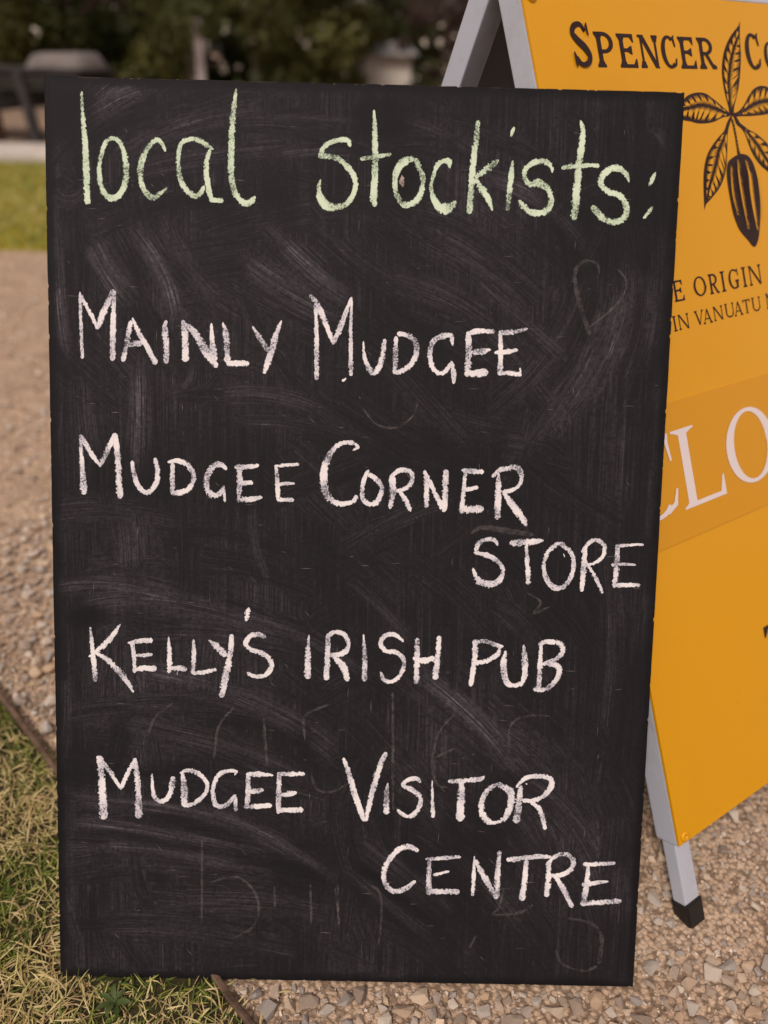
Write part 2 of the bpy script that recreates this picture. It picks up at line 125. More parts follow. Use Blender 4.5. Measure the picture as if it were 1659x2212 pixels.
 ('ghost', [[(113.1,476.6,1.8),(124.2,483.3,3.2),(146.9,481.0,4.5),(176.5,477.1,2.7)],[(171.9,418.6,1.1),(186.0,409.8,1.6),(179.6,398.0,2.1),(195.3,405.4,1.6)]]),
 ('ghost', [[(-182.1,297.8,1.4),(-201.3,280.0,1.9),(-208.7,255.0,1.7)],[(-120.1,294.6,1.4),(-135.6,274.5,1.9),(-140.4,239.5,1.9)],[(-90.1,285.6,1.9),(-86.2,233.6,1.9)]]),
 ('ghost', [[(-24.5,299.8,1.4),(-48.3,286.8,1.9),(-48.0,262.1,1.4)],[(-40.3,224.8,1.7),(-35.3,209.9,1.9),(-18.4,207.9,1.9),(-1.6,218.4,1.4)]]),
 ('ghost', [[(-152.5,153.5,1.7),(-152.7,60.8,1.7)],[(-144.1,107.6,1.5),(-114.8,113.6,1.7),(-95.1,90.9,2.0),(-97.4,62.3,2.0),(-119.5,46.0,1.5)]]),
 ('ghost', [[(-77.6,104.3,1.7),(-76.7,81.0,1.7)],[(-40.2,107.9,1.7),(-38.4,63.9,1.7)],[(-12.0,108.7,1.7),(-10.1,59.4,1.7)]]),
]
SMEARS = [
 (-0.1626, 0.7414, 0.1554, 2.1275, 0.421, 0.0111, 0.85),
 (0.415, -0.4256, 1.4497, 2.0407, 0.033, 0.0055, 0.6),
 (-0.0932, 0.5776, 0.2904, 1.867, 0.3403, 0.0055, 0.7),
 (-0.0615, 0.5438, 0.3281, 1.557, 0.2421, 0.0033, 0.8),
 (-0.062, 0.4129, 0.4296, 1.7814, 0.2115, 0.0102, 0.6),
 (-0.0157, 0.629, 0.2115, 1.7708, 0.2026, 0.0074, 0.6),
 (0.0158, 0.8927, 0.3034, -2.5749, 0.1302, 0.0113, 0.75),
 (-0.3423, 0.6596, 0.1616, 0.4089, 0.3365, 0.0103, 0.75),
 (-0.0463, 0.804, 0.1421, -2.4964, 0.4064, 0.0094, 0.5),
 (0.0585, 0.9273, 0.2584, -2.1048, 0.263, 0.0113, 0.95),
 (0.0954, 0.9235, 0.2453, -2.2149, 0.2295, 0.0094, 0.85),
 (0.3176, 0.7801, 0.6138, -3.0247, 0.1131, 0.0066, 0.8),
 (-12.3332, 0.5082, 12.1145, 0.0055, 0.005, 0.0105, 0.8),
 (0.8801, 0.6344, 1.1432, -3.099, 0.0432, 0.0134, 0.5),
 (-0.118, 0.4346, 0.1766, 1.3669, 0.3805, 0.0086, 0.7),
 (-0.1008, 0.3826, 0.2064, 1.4035, 0.3369, 0.0067, 0.6),
 (-0.1842, 0.6311, 0.0257, -0.6671, 0.9485, 0.0027, 0.6),
 (-0.2808, 0.804, 0.0149, -1.5397, 1.5412, 0.0093, 0.5),
 (0.0015, 0.6472, 0.2223, 1.3046, 0.3294, 0.006, 0.75),
 (0.0767, 0.6517, 0.1701, 0.9686, 0.4854, 0.0071, 0.6),
 (-0.0465, 0.4637, 0.2736, 1.0509, 0.357, 0.0102, 0.6),
 (-1.8629, -1.4657, 2.9523, 0.8181, 0.0211, 0.0071, 0.6),
 (0.0954, 0.7193, 0.1627, -0.2646, 0.587, 0.0092, 0.75),
 (0.0061, 0.7259, 0.2314, -0.4197, 0.4421, 0.0103, 0.85),
 (-0.1688, 0.6908, 0.454, 0.1016, 0.2315, 0.0101, 0.4),
 (0.2445, 0.74, 0.0676, 1.9322, 0.562, 0.006, 0.4),
 (0.2625, 0.8362, 0.0283, 0.5687, 0.9123, 0.0036, 0.7),
 (0.1954, 0.8328, 0.2673, -1.9328, 0.2536, 0.0145, 0.4),
 (0.5909, 1.1163, 0.7357, -2.3855, 0.1113, 0.0124, 0.4),
 (-0.2413, 0.233, 0.1879, 1.5388, 0.318, 0.0106, 0.75),
 (-0.1976, 0.0826, 0.317, 1.509, 0.3424, 0.0082, 0.6),
 (-0.1882, 0.0116, 0.3798, 1.2308, 0.2231, 0.0052, 0.7),
 (-0.2884, -0.1133, 0.4504, 1.1265, 0.281, 0.0131, 1.0),
 (-0.2979, -0.2262, 0.5094, 1.2402, 0.2392, 0.0096, 0.7),
 (-0.2567, -0.1588, 0.3558, 1.4252, 0.2495, 0.0072, 0.7),
 (-0.2743, -0.4871, 0.6548, 1.4318, 0.1768, 0.0061, 0.7),
 (-0.2688, -0.2643, 0.4597, 1.1086, 0.2146, 0.0085, 0.9),
 (-0.2606, -0.5787, 0.719, 1.4644, 0.1607, 0.0061, 0.6),
 (-0.6276, 0.443, 0.4065, 0.0603, 0.0813, 0.0175, 0.8),
 (0.1055, 0.4995, 0.2074, -2.9293, 0.2222, 0.0028, 0.9),
 (-0.1395, -0.2827, 0.3711, 1.4889, 0.362, 0.0147, 0.45),
 (-0.7201, 0.2883, 0.4308, -0.056, 0.1504, 0.0096, 0.6),
 (-0.1778, 0.0989, 0.1201, -2.8397, 0.2964, 0.0061, 0.5),
 (-0.2205, -0.8887, 0.9427, 1.5085, 0.1245, 0.0123, 0.4),
 (-0.3359, -0.1764, 0.6502, 0.7903, 0.135, 0.0104, 0.9),
 (-0.6378, -0.6068, 0.9999, 0.799, 0.1184, 0.013, 0.95),
 (-0.837, -0.8901, 1.3152, 0.8352, 0.0745, 0.0083, 0.8),
 (-0.2137, 0.1584, 0.3443, 0.7863, 0.1535, 0.008, 0.6),
 (-0.0307, -0.0694, 0.2505, 0.8022, 0.2751, 0.0118, 0.6),
 (-0.0086, 0.0755, 0.2432, 0.4938, 0.2561, 0.0105, 0.5),
 (-1.7694, 0.2922, 2.0252, 0.0308, 0.0668, 0.0138, 0.4),
 (0.4263, -0.3263, 0.8998, 2.0241, 0.083, 0.009, 0.6),
 (0.07, 0.2991, 0.131, 0.6566, 0.4694, 0.0103, 0.6),
 (0.1032, 0.0779, 0.1653, 0.5605, 0.4477, 0.0141, 0.35),
 (0.1445, 0.1964, 0.1607, -3.038, 0.4328, 0.014, 0.3),
]
GLYPHS = [
 ('slab', 'S', 52.1, 926.8, 77.6, 968.6),
 ('slab', 'P', 84.4, 927.3, 110.7, 960.6),
 ('slab', 'E', 117.0, 926.9, 143.5, 959.8),
 ('slab', 'N', 148.4, 926.5, 179.1, 959.6),
 ('slab', 'C', 182.8, 925.9, 206.6, 960.2),
 ('slab', 'E', 211.8, 926.7, 238.6, 959.5),
 ('slab', 'R', 243.4, 926.4, 272.7, 959.5),
 ('slab', 'C', 328.6, 925.0, 355.7, 967.0),
 ('slab', 'O', 363.8, 923.2, 385.6, 958.1),
 ('book', 'E', 139.2, 685.1, 156.2, 707.5),
 ('book', 'O', 173.3, 686.1, 194.5, 707.5),
 ('book', 'R', 199.8, 685.6, 216.4, 707.7),
 ('book', 'I', 220.9, 685.6, 228.8, 708.4),
 ('book', 'G', 235.1, 686.3, 253.3, 708.6),
 ('book', 'I', 260.1, 686.0, 267.8, 708.8),
 ('book', 'N', 272.7, 686.0, 296.3, 708.7),
 ('book', 'I', 130.3, 654.5, 136.2, 671.1),
 ('book', 'N', 139.1, 654.7, 156.8, 671.2),
 ('book', 'V', 167.1, 655.7, 182.1, 671.4),
 ('book', 'A', 180.8, 655.0, 196.4, 671.0),
 ('book', 'N', 199.4, 655.6, 216.3, 671.6),
 ('book', 'U', 220.3, 656.0, 236.7, 672.2),
 ('book', 'A', 236.7, 655.8, 252.2, 671.6),
 ('book', 'T', 253.6, 656.1, 267.0, 672.1),
 ('book', 'U', 270.4, 656.2, 286.9, 672.5),
 ('book', 'M', 297.9, 655.8, 322.8, 673.8),
 ('white', 'L', 99.6, 463.0, 171.9, 552.1),
 ('white', 'O', 182.5, 462.4, 271.8, 550.0),
 ('white', 'C', 15.0, 464.8, 93.0, 554.5),
 ('book', 'T', 198.5, 229.0, 245.0, 291.5),
]
EMBLEM = {
 'leaf_top': [(327.4,980.1),(323.5,974.9),(313.8,968.5),(304.0,961.4),(294.1,951.7),(287.2,942.1),(282.0,930.6),(279.5,920.4),(279.2,908.2),(280.3,896.7),(282.5,885.0),(282.1,876.8),(289.0,876.7),(293.1,886.3),(300.7,897.9),(307.9,910.3),(313.7,924.1),(319.2,941.3),(321.5,955.1),(323.6,966.7)],
 'mid_top': [(285.6,879.5),(284.8,889.8),(286.2,900.0),(287.4,910.3),(290.8,920.5),(296.6,934.1),(304.2,946.5),(311.9,956.2),(320.5,965.3)],
 'leaf_left': [(282.2,879.6),(273.4,885.2),(263.7,891.4),(254.9,896.2),(247.2,900.2),(236.7,901.9),(225.9,901.3),(215.7,899.1),(208.6,895.8),(198.9,890.7),(189.9,883.6),(194.1,875.7),(202.8,873.0),(213.0,871.7),(224.2,869.5),(239.3,869.2),(252.9,870.6),(262.5,873.1),(272.0,875.3),(281.3,875.8)],
 'mid_left': [(280.6,877.9),(264.8,882.6),(246.0,886.9),(231.0,887.7),(216.6,885.9),(191.7,882.6)],
 'leaf_right': [(289.0,879.1),(298.7,880.7),(310.9,887.4),(321.4,896.4),(333.1,904.7),(343.6,908.2),(351.1,908.9),(358.2,908.2),(367.4,905.4),(378.5,899.6),(389.7,893.8),(381.2,885.2),(367.2,879.6),(352.9,877.0),(335.5,875.9),(317.4,875.5),(299.7,875.5),(288.0,875.0)],
 'mid_right': [(290.8,877.0),(308.2,881.2),(323.7,886.6),(339.0,889.9),(357.9,891.9),(387.1,893.4)],
 'leaf_low_left': [(281.5,874.3),(275.5,869.0),(268.2,860.2),(257.7,854.4),(244.4,846.0),(233.3,836.9),(225.9,827.0),(221.0,816.5),(217.8,805.8),(215.1,793.0),(213.3,782.9),(212.4,776.9),(216.3,782.7),(227.8,788.8),(242.2,797.5),(252.4,806.5),(260.4,817.8),(265.9,830.7),(270.1,845.0),(273.2,855.3),(276.8,862.7),(281.2,868.8),(284.3,874.3)],
 'mid_low_left': [(276.6,866.2),(265.0,852.1),(253.0,840.2),(243.7,825.5),(233.7,812.4),(223.8,799.3),(214.7,782.8)],
 'leaf_low_right': [(289.2,875.6),(291.8,867.2),(299.8,862.2),(305.3,855.7),(308.7,845.8),(313.2,835.0),(319.4,826.3),(327.2,818.8),(338.9,811.7),(351.7,802.3),(362.2,793.6),(363.5,809.0),(357.8,826.7),(346.6,842.3),(336.3,849.8),(325.6,855.9),(313.6,860.4),(304.2,865.5),(299.1,868.4),(293.9,875.5)],
 'mid_low_right': [(295.6,868.5),(310.3,857.0),(324.7,842.4),(335.6,827.7),(346.8,812.7),(359.5,798.2)],
 'stem': [(283.5,875.7,9.0),(285.6,870.1,9.0),(286.7,865.3,9.0),(287.5,854.9,9.0),(287.8,844.4,9.0),(287.9,838.1,11.0),(288.3,832.5,16.0)],
 'pod': [(288.1,834.0),(296.2,833.8),(305.0,831.1),(310.7,825.2),(314.4,815.8),(316.3,804.3),(315.8,790.0),(314.0,775.7),(310.5,761.5),(305.7,747.4),(300.6,737.0),(294.7,730.3),(290.3,729.4),(286.1,731.9),(281.5,737.4),(274.7,743.7),(268.3,750.7),(264.5,758.8),(261.4,769.6),(260.2,783.1),(259.6,799.2),(260.3,810.9),(262.9,821.2),(267.9,827.2),(276.8,830.9),(283.1,832.8)],
 'ridge1': [(270.0,822.2),(268.0,810.5),(265.9,796.7),(265.8,782.7),(267.9,767.7)],
 'ridge2': [(282.1,827.9),(280.3,813.3),(279.6,795.8),(279.9,776.0),(281.0,749.6)],
 'ridge3': [(293.7,826.0),(297.1,808.9),(295.6,791.3),(295.0,769.9),(295.2,746.9)],
 'ridge4': [(305.0,826.2),(310.3,811.8),(311.2,796.0),(310.1,779.6),(306.6,763.3)],
}
# ------------------------------------------------------------ helpers
def tag(o, label=None, cat=None, group=None, kind=None):
    for k, v in (('label', label), ('category', cat), ('group', group), ('kind', kind)):
        if v: o[k] = v
    return o
def link(name, me, mat=None, parent=None):
    if mat and not me.materials: me.materials.append(mat)
    o = bpy.data.objects.new(name, me); C.objects.link(o)
    if parent: o.parent = parent
    return o
def empty(name, mat4):
    o = bpy.data.objects.new(name, None); C.objects.link(o); o.matrix_world = mat4; o.empty_display_size = .1; return o
def pymesh(name, v, f, smooth=False):
    me = bpy.data.meshes.new(name); me.from_pydata([tuple(p) for p in v], [], f); me.update()
    if smooth: me.shade_smooth()
    return me
def npmesh(name, V, F, attr=None, smooth=False):
    """triangles from numpy arrays, optional per-vertex float attribute 'tone'"""
    me = bpy.data.meshes.new(name); n = len(V); m = len(F)
    me.vertices.add(n); me.vertices.foreach_set('co', np.ascontiguousarray(V, dtype=np.float32).ravel())
    me.loops.add(m*3); me.loops.foreach_set('vertex_index', np.ascontiguousarray(F, dtype=np.int32).ravel())
    me.polygons.add(m); me.polygons.foreach_set('loop_start', np.arange(0, m*3, 3, dtype=np.int32))
    me.polygons.foreach_set('use_smooth', np.full(m, smooth))
    me.update(calc_edges=True)
    if attr is not None:
        a = me.attributes.new('tone', 'FLOAT', 'POINT'); a.data.foreach_set('value', np.ascontiguousarray(attr, dtype=np.float32))
    return me
def box_bm(bm, x0, x1, y0, y1, z0, z1):
    vs = [bm.verts.new(p) for p in ((x0,y0,z0),(x1,y0,z0),(x1,y1,z0),(x0,y1,z0),(x0,y0,z1),(x1,y0,z1),(x1,y1,z1),(x0,y1,z1))]
    for f in ((0,3,2,1),(4,5,6,7),(0,1,5,4),(1,2,6,5),(2,3,7,6),(3,0,4,7)): bm.faces.new([vs[i] for i in f])
def bevelled(bm, w, seg=2):
    if w: bmesh.ops.bevel(bm, geom=list(bm.edges), offset=w, segments=seg, affect='EDGES', profile=.6)
def bm_mesh(name, bm, smooth=False):
    bmesh.ops.recalc_face_normals(bm, faces=bm.faces)
    me = bpy.data.meshes.new(name); bm.to_mesh(me); bm.free()
    if smooth: me.shade_smooth()
    return me
def box(name, dims, mat, parent=None, bev=0, xf=None):
    bm = bmesh.new(); box_bm(bm, *dims); bevelled(bm, bev)
    if xf is not None: bmesh.ops.transform(bm, matrix=xf, verts=bm.verts)
    return link(name, bm_mesh(name, bm), mat, parent)
class N:
    """small node-graph writer"""
    def __init__(s, name, rough=.6, spec=.3):
        s.m = bpy.data.materials.new(name); s.m.use_nodes = True; s.t = s.m.node_tree; s.b = s.t.nodes['Principled BSDF']
        s.b.inputs['Roughness'].default_value = rough; s.b.inputs['Specular IOR Level'].default_value = spec
        s.out = s.t.nodes['Material Output']; s.co = s.t.nodes.new('ShaderNodeTexCoord').outputs['Object']
    def node(s, k, **kw):
        n = s.t.nodes.new(k)
        for a, v in kw.items(): setattr(n, a, v)
        return n
    def put(s, sock, v):
        if hasattr(v, 'is_output'): s.t.links.new(v, sock)
        else: sock.default_value = v
    def math(s, op, a, b=0.0, c=0.0, clamp=False):
        n = s.node('ShaderNodeMath', operation=op, use_clamp=clamp)
        s.put(n.inputs[0], a); s.put(n.inputs[1], b); s.put(n.inputs[2], c); return n.outputs[0]
    def noise(s, scale, detail=4, rough=.6, vec=None, dist=0):
        n = s.node('ShaderNodeTexNoise'); s.put(n.inputs['Scale'], scale); n.inputs['Detail'].default_value = detail
        n.inputs['Roughness'].default_value = rough; n.inputs['Distortion'].default_value = dist
        s.t.links.new(vec or s.co, n.inputs['Vector']); return n.outputs['Fac']
    def voro(s, scale, feat='F1', vec=None):
        n = s.node('ShaderNodeTexVoronoi', feature=feat); n.inputs['Scale'].default_value = scale
        s.t.links.new(vec or s.co, n.inputs['Vector']); return n
    def scaled(s, x, y, z):
        n = s.node('ShaderNodeMapping'); n.inputs['Scale'].default_value = (x, y, z); s.t.links.new(s.co, n.inputs['Vector']); return n.outputs[0]
    def step(s, v, a, b, c=0.0, d=1.0):
        n = s.node('ShaderNodeMapRange', interpolation_type='SMOOTHSTEP'); s.put(n.inputs[0], v)
        for i, q in enumerate((a, b, c, d)): s.put(n.inputs[i+1], q)
        return n.outputs[0]
    def ramp(s, v, stops):
        n = s.node('ShaderNodeValToRGB'); e = n.color_ramp.elements
        while len(e) < len(stops): e.new(.5)
        for el, (p, c) in zip(e, stops): el.position = p; el.color = (*c, 1)
        s.put(n.inputs[0], v); return n.outputs[0]
    def mix(s, f, a, b, mode='MIX'):
        n = s.node('ShaderNodeMix', data_type='RGBA', blend_type=mode); s.put(n.inputs[0], f)
        s.put(n.inputs[6], a if hasattr(a, 'is_output') else (*a, 1)); s.put(n.inputs[7], b if hasattr(b, 'is_output') else (*b, 1)); return n.outputs[2]
    def color(s, v): s.put(s.b.inputs['Base Color'], v if hasattr(v, 'is_output') else (*v, 1)); return s
    def rough(s, v): s.put(s.b.inputs['Roughness'], v); return s
    def bump(s, h, strength=.3, dist=.002):
        n = s.node('ShaderNodeBump'); n.inputs['Strength'].default_value = strength; n.inputs['Distance'].default_value = dist
        s.put(n.inputs['Height'], h); s.t.links.new(n.outputs[0], s.b.inputs['Normal']); return s
    def attr(s, name='tone'):
        return s.node('ShaderNodeAttribute', attribute_name=name).outputs['Fac']
def two(name, a, b, scale, rough=.7, bump=.3, bd=.002, spec=.3, detail=5):
    n = N(name, rough, spec); f = n.noise(scale, detail, .65); n.color(n.ramp(f, ((.3, a), (.7, b)))); n.bump(n.noise(scale*3, 4), bump, bd); return n.m

# ------------------------------------------------------------ materials
def mat_soil():
    n = N('gravel_dust', .95, .15)
    f = n.noise(9, 6, .7); g = n.noise(160, 5, .8); v = n.voro(170); w = n.voro(420)
    c = n.ramp(f, ((.3, (.38, .25, .17)), (.5, (.55, .39, .28)), (.72, (.67, .50, .375))))
    c = n.mix(n.math('MULTIPLY', n.step(g, .35, .65), .55), c, (.74, .56, .42), 'MIX')
    c = n.mix(n.step(v.outputs['Distance'], .3, .75, 0, .7), c, (.09, .055, .035))  # crevice shade between the grains, put into the colour
    n.color(c)
    h = n.math('ADD', n.math('MULTIPLY', v.outputs['Distance'], -1.0), n.math('ADD', n.math('MULTIPLY', g, 1.2), n.math('MULTIPLY', w.outputs['Distance'], -.6)))
    return n.bump(h, .55, .004).m
def mat_stone():
    n = N('crushed_stone', .9, .2)
    r = n.node('ShaderNodeObjectInfo').outputs['Random']
    t = n.math('FRACT', n.math('ADD', n.attr(), r))
    c = n.ramp(t, ((.0, (.26, .19, .155)), (.15, (.50, .385, .30)), (.33, (.74, .57, .43)), (.45, (.60, .40, .25)), (.6, (.36, .33, .325)), (.74, (.80, .69, .59)), (.88, (.50, .43, .39)), (1, (.32, .22, .16))))
    g = n.noise(260, 5, .75); c = n.mix(n.step(g, .3, .75, 0, .4), c, (.70, .60, .52)); c = n.mix(n.step(n.noise(90, 3, .6), .55, .75, 0, .45), c, (.36, .24, .15))
    n.color(c); return n.bump(g, .8, .0016).m
def mat_grass():
    n = N('grass_blade', .6, .25)
    t = n.attr(); c = n.ramp(t, ((0, (.06, .10, .015)), (.2, (.13, .18, .025)), (.34, (.34, .35, .08)), (.5, (.64, .53, .24)), (.75, (.80, .66, .36)), (1, (.40, .25, .12))))
    n.color(c); n.b.inputs['Subsurface Weight'].default_value = 0
    tr = n.node('ShaderNodeBsdfTranslucent'); n.put(tr.inputs[0], c); ms = n.node('ShaderNodeMixShader'); ms.inputs[0].default_value = .3
    n.t.links.new(n.b.outputs[0], ms.inputs[1]); n.t.links.new(tr.outputs[0], ms.inputs[2]); n.t.links.new(ms.outputs[0], n.out.inputs[0]); return n.m
def mat_leaf(name, a, b, tr_w=.25):
    n = N(name, .55, .3); c = n.ramp(n.attr(), ((0, a), (1, b))); n.color(c)
    tr = n.node('ShaderNodeBsdfTranslucent'); n.put(tr.inputs[0], c); ms = n.node('ShaderNodeMixShader'); ms.inputs[0].default_value = tr_w
    n.t.links.new(n.b.outputs[0], ms.inputs[1]); n.t.links.new(tr.outputs[0], ms.inputs[2]); n.t.links.new(ms.outputs[0], n.out.inputs[0]); return n.m
def mat_lawn():
    n = N('lawn_turf', .9, .1); f = n.noise(2.2, 6, .7); g = n.noise(45, 4, .7)
    c = n.ramp(f, ((.3, (.21, .17, .015)), (.5, (.30, .235, .022)), (.7, (.37, .27, .04)))); c = n.mix(n.step(g, .4, .7, 0, .5), c, (.09, .13, .02))
    n.color(c); return n.bump(g, .6, .02).m
def mat_chalk(name, a, b, amount=1.0):
    n = N(name, .95, .05)
    uv = n.node('ShaderNodeUVMap', uv_map='stroke').outputs[0]; sp = n.node('ShaderNodeSeparateXYZ'); n.t.links.new(uv, sp.inputs[0])
    au = n.math('ABSOLUTE', sp.outputs[0])
    fine = n.noise(620, 3, .8); mid = n.noise(430, 3, .7); lowf = n.noise(45, 2, .5)
    edge = n.math('MULTIPLY', n.math('SUBTRACT', 1.0, au), 2.2)
    rag = n.math('MULTIPLY', n.math('SUBTRACT', mid, .58), n.step(n.noise(70, 2, .5), .3, .7, 1.2, 6.5))
    a1 = n.step(n.math('ADD', edge, rag), -.1, .45)
    pit = n.math('ADD', n.math('MULTIPLY', n.math('SUBTRACT', fine, .42), 6.0), n.math('MULTIPLY', n.math('SUBTRACT', lowf, .44), 5.0))
    a2 = n.step(pit, -.25, .55, .22, 1.0)
    al = n.math('MULTIPLY', a1, a2)
    if amount < 1: al = n.math('MULTIPLY', n.math('MULTIPLY', a1, n.step(n.noise(90, 3, .7), .3, .65)), amount)
    n.color(n.mix(n.step(lowf, .35, .65), a, b))
    t = n.node('ShaderNodeBsdfTransparent'); ms = n.node('ShaderNodeMixShader'); n.t.links.new(al, ms.inputs[0])
    n.t.links.new(t.outputs[0], ms.inputs[1]); n.t.links.new(n.b.outputs[0], ms.inputs[2]); n.t.links.new(ms.outputs[0], n.out.inputs[0]); return n.m
def mat_board():
    n = N('blackboard_paint', .85, .10)
    sp = n.node('ShaderNodeSeparateXYZ'); n.t.links.new(n.co, sp.inputs[0]); X, Z = sp.outputs[0], sp.outputs[2]
    fine = n.noise(700, 3, .8); wob = n.noise(30, 4, .7)
    fl = n.node('ShaderNodeAttribute', attribute_name='flow').outputs['Vector']
    def streak(fu, fv, det):
        mp = n.node('ShaderNodeMapping'); mp.inputs['Scale'].default_value = (fu, fv, 1); n.t.links.new(fl, mp.inputs['Vector']); return n.noise(1, det, .75, mp.outputs[0])
    s1 = n.step(streak(620, 9, 3), .34, .74); s2 = n.step(streak(1500, 26, 2), .35, .75); br = n.step(n.noise(210, 4, .8), .25, .6, .45, 1.0)
    mod = n.math('MULTIPLY', n.math('ADD', .42, n.math('ADD', n.math('MULTIPLY', s1, .70), n.math('MULTIPLY', s2, .50))), br)
    tot = n.math('ADD', n.math('MULTIPLY', n.attr('wipe'), mod), n.math('MULTIPLY', n.math('SUBTRACT', fine, .47), .34))
    ex = n.math('SUBTRACT', .301, n.math('ABSOLUTE', X)); ez = n.math('MINIMUM', Z, n.math('SUBTRACT', .9, Z)); e = n.math('MINIMUM', ex, ez)
    rim = n.step(n.math('ADD', e, n.math('MULTIPLY', n.math('SUBTRACT', wob, .5), .016)), .001, .012, .08, 1.0)
    tot = n.math('MULTIPLY', tot, rim)
    c = n.ramp(tot, ((0, (.008, .0072, .0088)), (.22, (.0175, .0155, .0190)), (.5, (.054, .047, .057)), (.9, (.19, .165, .185))))
    # raw edge of the sheet shows along its top
    nm = n.node('ShaderNodeTexCoord').outputs['Normal']; ns = n.node('ShaderNodeSeparateXYZ'); n.t.links.new(nm, ns.inputs[0])
    top = n.math('MULTIPLY', n.step(ns.outputs[2], .5, .8), n.step(n.noise(60, 4, .8), .35, .55, .2, 1.0))
    c = n.mix(top, c, (.46, .33, .24)); n.color(c)
    n.rough(n.step(tot, 0, .8, .6, .92)); return n.bump(fine, .12, .0006).m
def mat_paint(name, col, rough=.4, dirt=.15, spec=.4, bump=.05, dirtcol=(.25, .18, .12)):
    n = N(name, rough, spec); f = n.noise(14, 6, .7); g = n.noise(120, 4, .7)
    c = n.mix(n.math('MULTIPLY', n.step(f, .45, .8), dirt), col, dirtcol); c = n.mix(n.step(g, .68, .76, 0, dirt*1.5), c, dirtcol)
    n.color(c); n.rough(n.math('ADD', n.math('MULTIPLY', f, .2), rough-.1))
    if 'vinyl' in name: n.b.inputs['Coat Weight'].default_value = .22; n.b.inputs['Coat Roughness'].default_value = .14
    return n.bump(g, bump, .0006).m
MT = dict(
    soil=mat_soil(), stone=mat_stone(), grass=mat_grass(), lawn=mat_lawn(),
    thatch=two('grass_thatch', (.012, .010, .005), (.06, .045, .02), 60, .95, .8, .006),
    litter=two('leaf_litter', (.16, .11, .08), (.34, .24, .18), 3.5, .95, .6, .02),
    path=two('pale_concrete', (.42, .37, .34), (.60, .54, .50), 6, .9, .3, .004),
    rust=two('rusty_steel', (.06, .036, .026), (.19, .12, .085), 45, .85, .6, .0012),
    white=mat_paint('white_powder_coat', (.50, .50, .57), .42, .25),
    rubber=mat_paint('black_rubber', (.012, .011, .011), .5, .1, .4, .2),
    yellow=mat_paint('yellow_vinyl', (.70, .325, .0003), .30, .05, .35, .22, (.35, .16, .02)),
    framew=mat_paint('worn_white_enamel', (.48, .51, .61), .30, .45, .4, .08, (.30, .20, .13)),
    strip=mat_paint('amber_vinyl', (.64, .285, .0003), .36, .05, .4, .12, (.35, .16, .02)),
    ink=mat_paint('dark_brown_print', (.024, .009, .010), .45, .05, .25, .04),
    inkw=mat_paint('pale_vinyl_print', (.74, .66, .68), .4, .05),
    chalk=mat_chalk('white_chalk', (.58, .56, .64), (.80, .755, .78)),
    chalkg=mat_chalk('green_chalk', (.50, .61, .46), (.63, .74, .58)),
    ghost=mat_chalk('chalk_residue', (.50, .44, .43), (.60, .52, .50), .09),
    board=mat_board(),
    bark=two('dark_bark', (.05, .035, .028), (.14, .10, .08), 12, .95, .8, .02),
    redwood=two('reddish_timber', (.08, .04, .03), (.16, .08, .055), 15, .85, .4, .004),
    greywood=two('weathered_grey_timber', (.26, .22, .22), (.42, .37, .37), 14, .9, .4, .003),
    darkwood=two('dark_stained_timber', (.018, .016, .018), (.045, .04, .04), 14, .8, .4, .003),
    shed=two('pale_weatherboard', (.74, .68, .62), (.84, .78, .72), 3, .8, .1, .004),
    roof=two('grey_sheet_roof', (.22, .21, .22), (.34, .32, .33), 3, .6, .1, .004),
    greycloth=two('grey_cloth', (.13, .112, .112), (.20, .175, .17), 9, .9, .3, .004),
)

# ------------------------------------------------------------ ground and setting
def sheet(name, pts, z, mat):
    o = link(name, pymesh(name, [(x, y, z) for x, y in pts], [list(range(len(pts)))]), mat); tag(o, kind='structure'); return o
sheet('ground', [(-250, -250), (250, -250), (250, 400), (-250, 400)], -.013, MT['litter'])
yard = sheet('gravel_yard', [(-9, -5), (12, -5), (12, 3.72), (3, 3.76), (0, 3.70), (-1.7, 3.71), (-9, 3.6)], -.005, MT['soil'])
sheet('lawn', [(-14, 3.6), (-9, 3.61), (-1.7, 3.72), (0, 3.71), (3, 3.77), (14, 3.73), (14, 6.85), (-14, 6.80)], -.009, MT['lawn'])
box('path', (-16, 16, 6.85, 7.75, -.03, .045), MT['path'], bev=.012)['kind'] = 'structure'
EA, EB = Vector((-1.62, 1.890)), Vector((.86, -.575))             # line of the garden edging on the ground
ed = (EB-EA).normalized(); en = Vector((ed.y, -ed.x))             # en points to the lawn side (left and near)
if en.x > 0: en = -en
bed = sheet('grass_bed', [tuple(EA), tuple(EB), (.86, -3), (-6, -3), (-6, 1.9)], -.001, MT['thatch'])
def bed_side(x, y): return (x-EA.x)*en.x + (y-EA.y)*en.y          # >0 : lawn side

# garden edging: a bent, slightly wavy rusty strip between lawn and gravel
bm = bmesh.new(); prev = None; L = (EB-EA).length; k = 150
for i in range(k+1):
    s = i/k*L; p = EA + ed*s; w = .0028*math.sin(s*9)+.0015*math.sin(s*31)
    cr = abs(p.y-.445); h = .0035+.0105*min(1, max(0, (cr-.015)/.05)) + .0012*math.sin(s*47)
    ring = [bm.verts.new((p.x+en.x*(w+a), p.y+en.y*(w+a), z)) for a, z in ((-.0032, -.03), (-.0035, h*.8), (-.0018, h), (.0018, h+.0006), (.0035, h*.85), (.0032, -.03))]
    if prev:
        for a in range(5): bm.faces.new((prev[a], prev[a+1], ring[a+1], ring[a]))
    prev = ring
edg = link('garden_edging', bm_mesh('garden_edging', bm), MT['rust'])
tag(edg, 'rusty brown edging strip between the grass and the gravel, passing under the blackboard', 'edging')

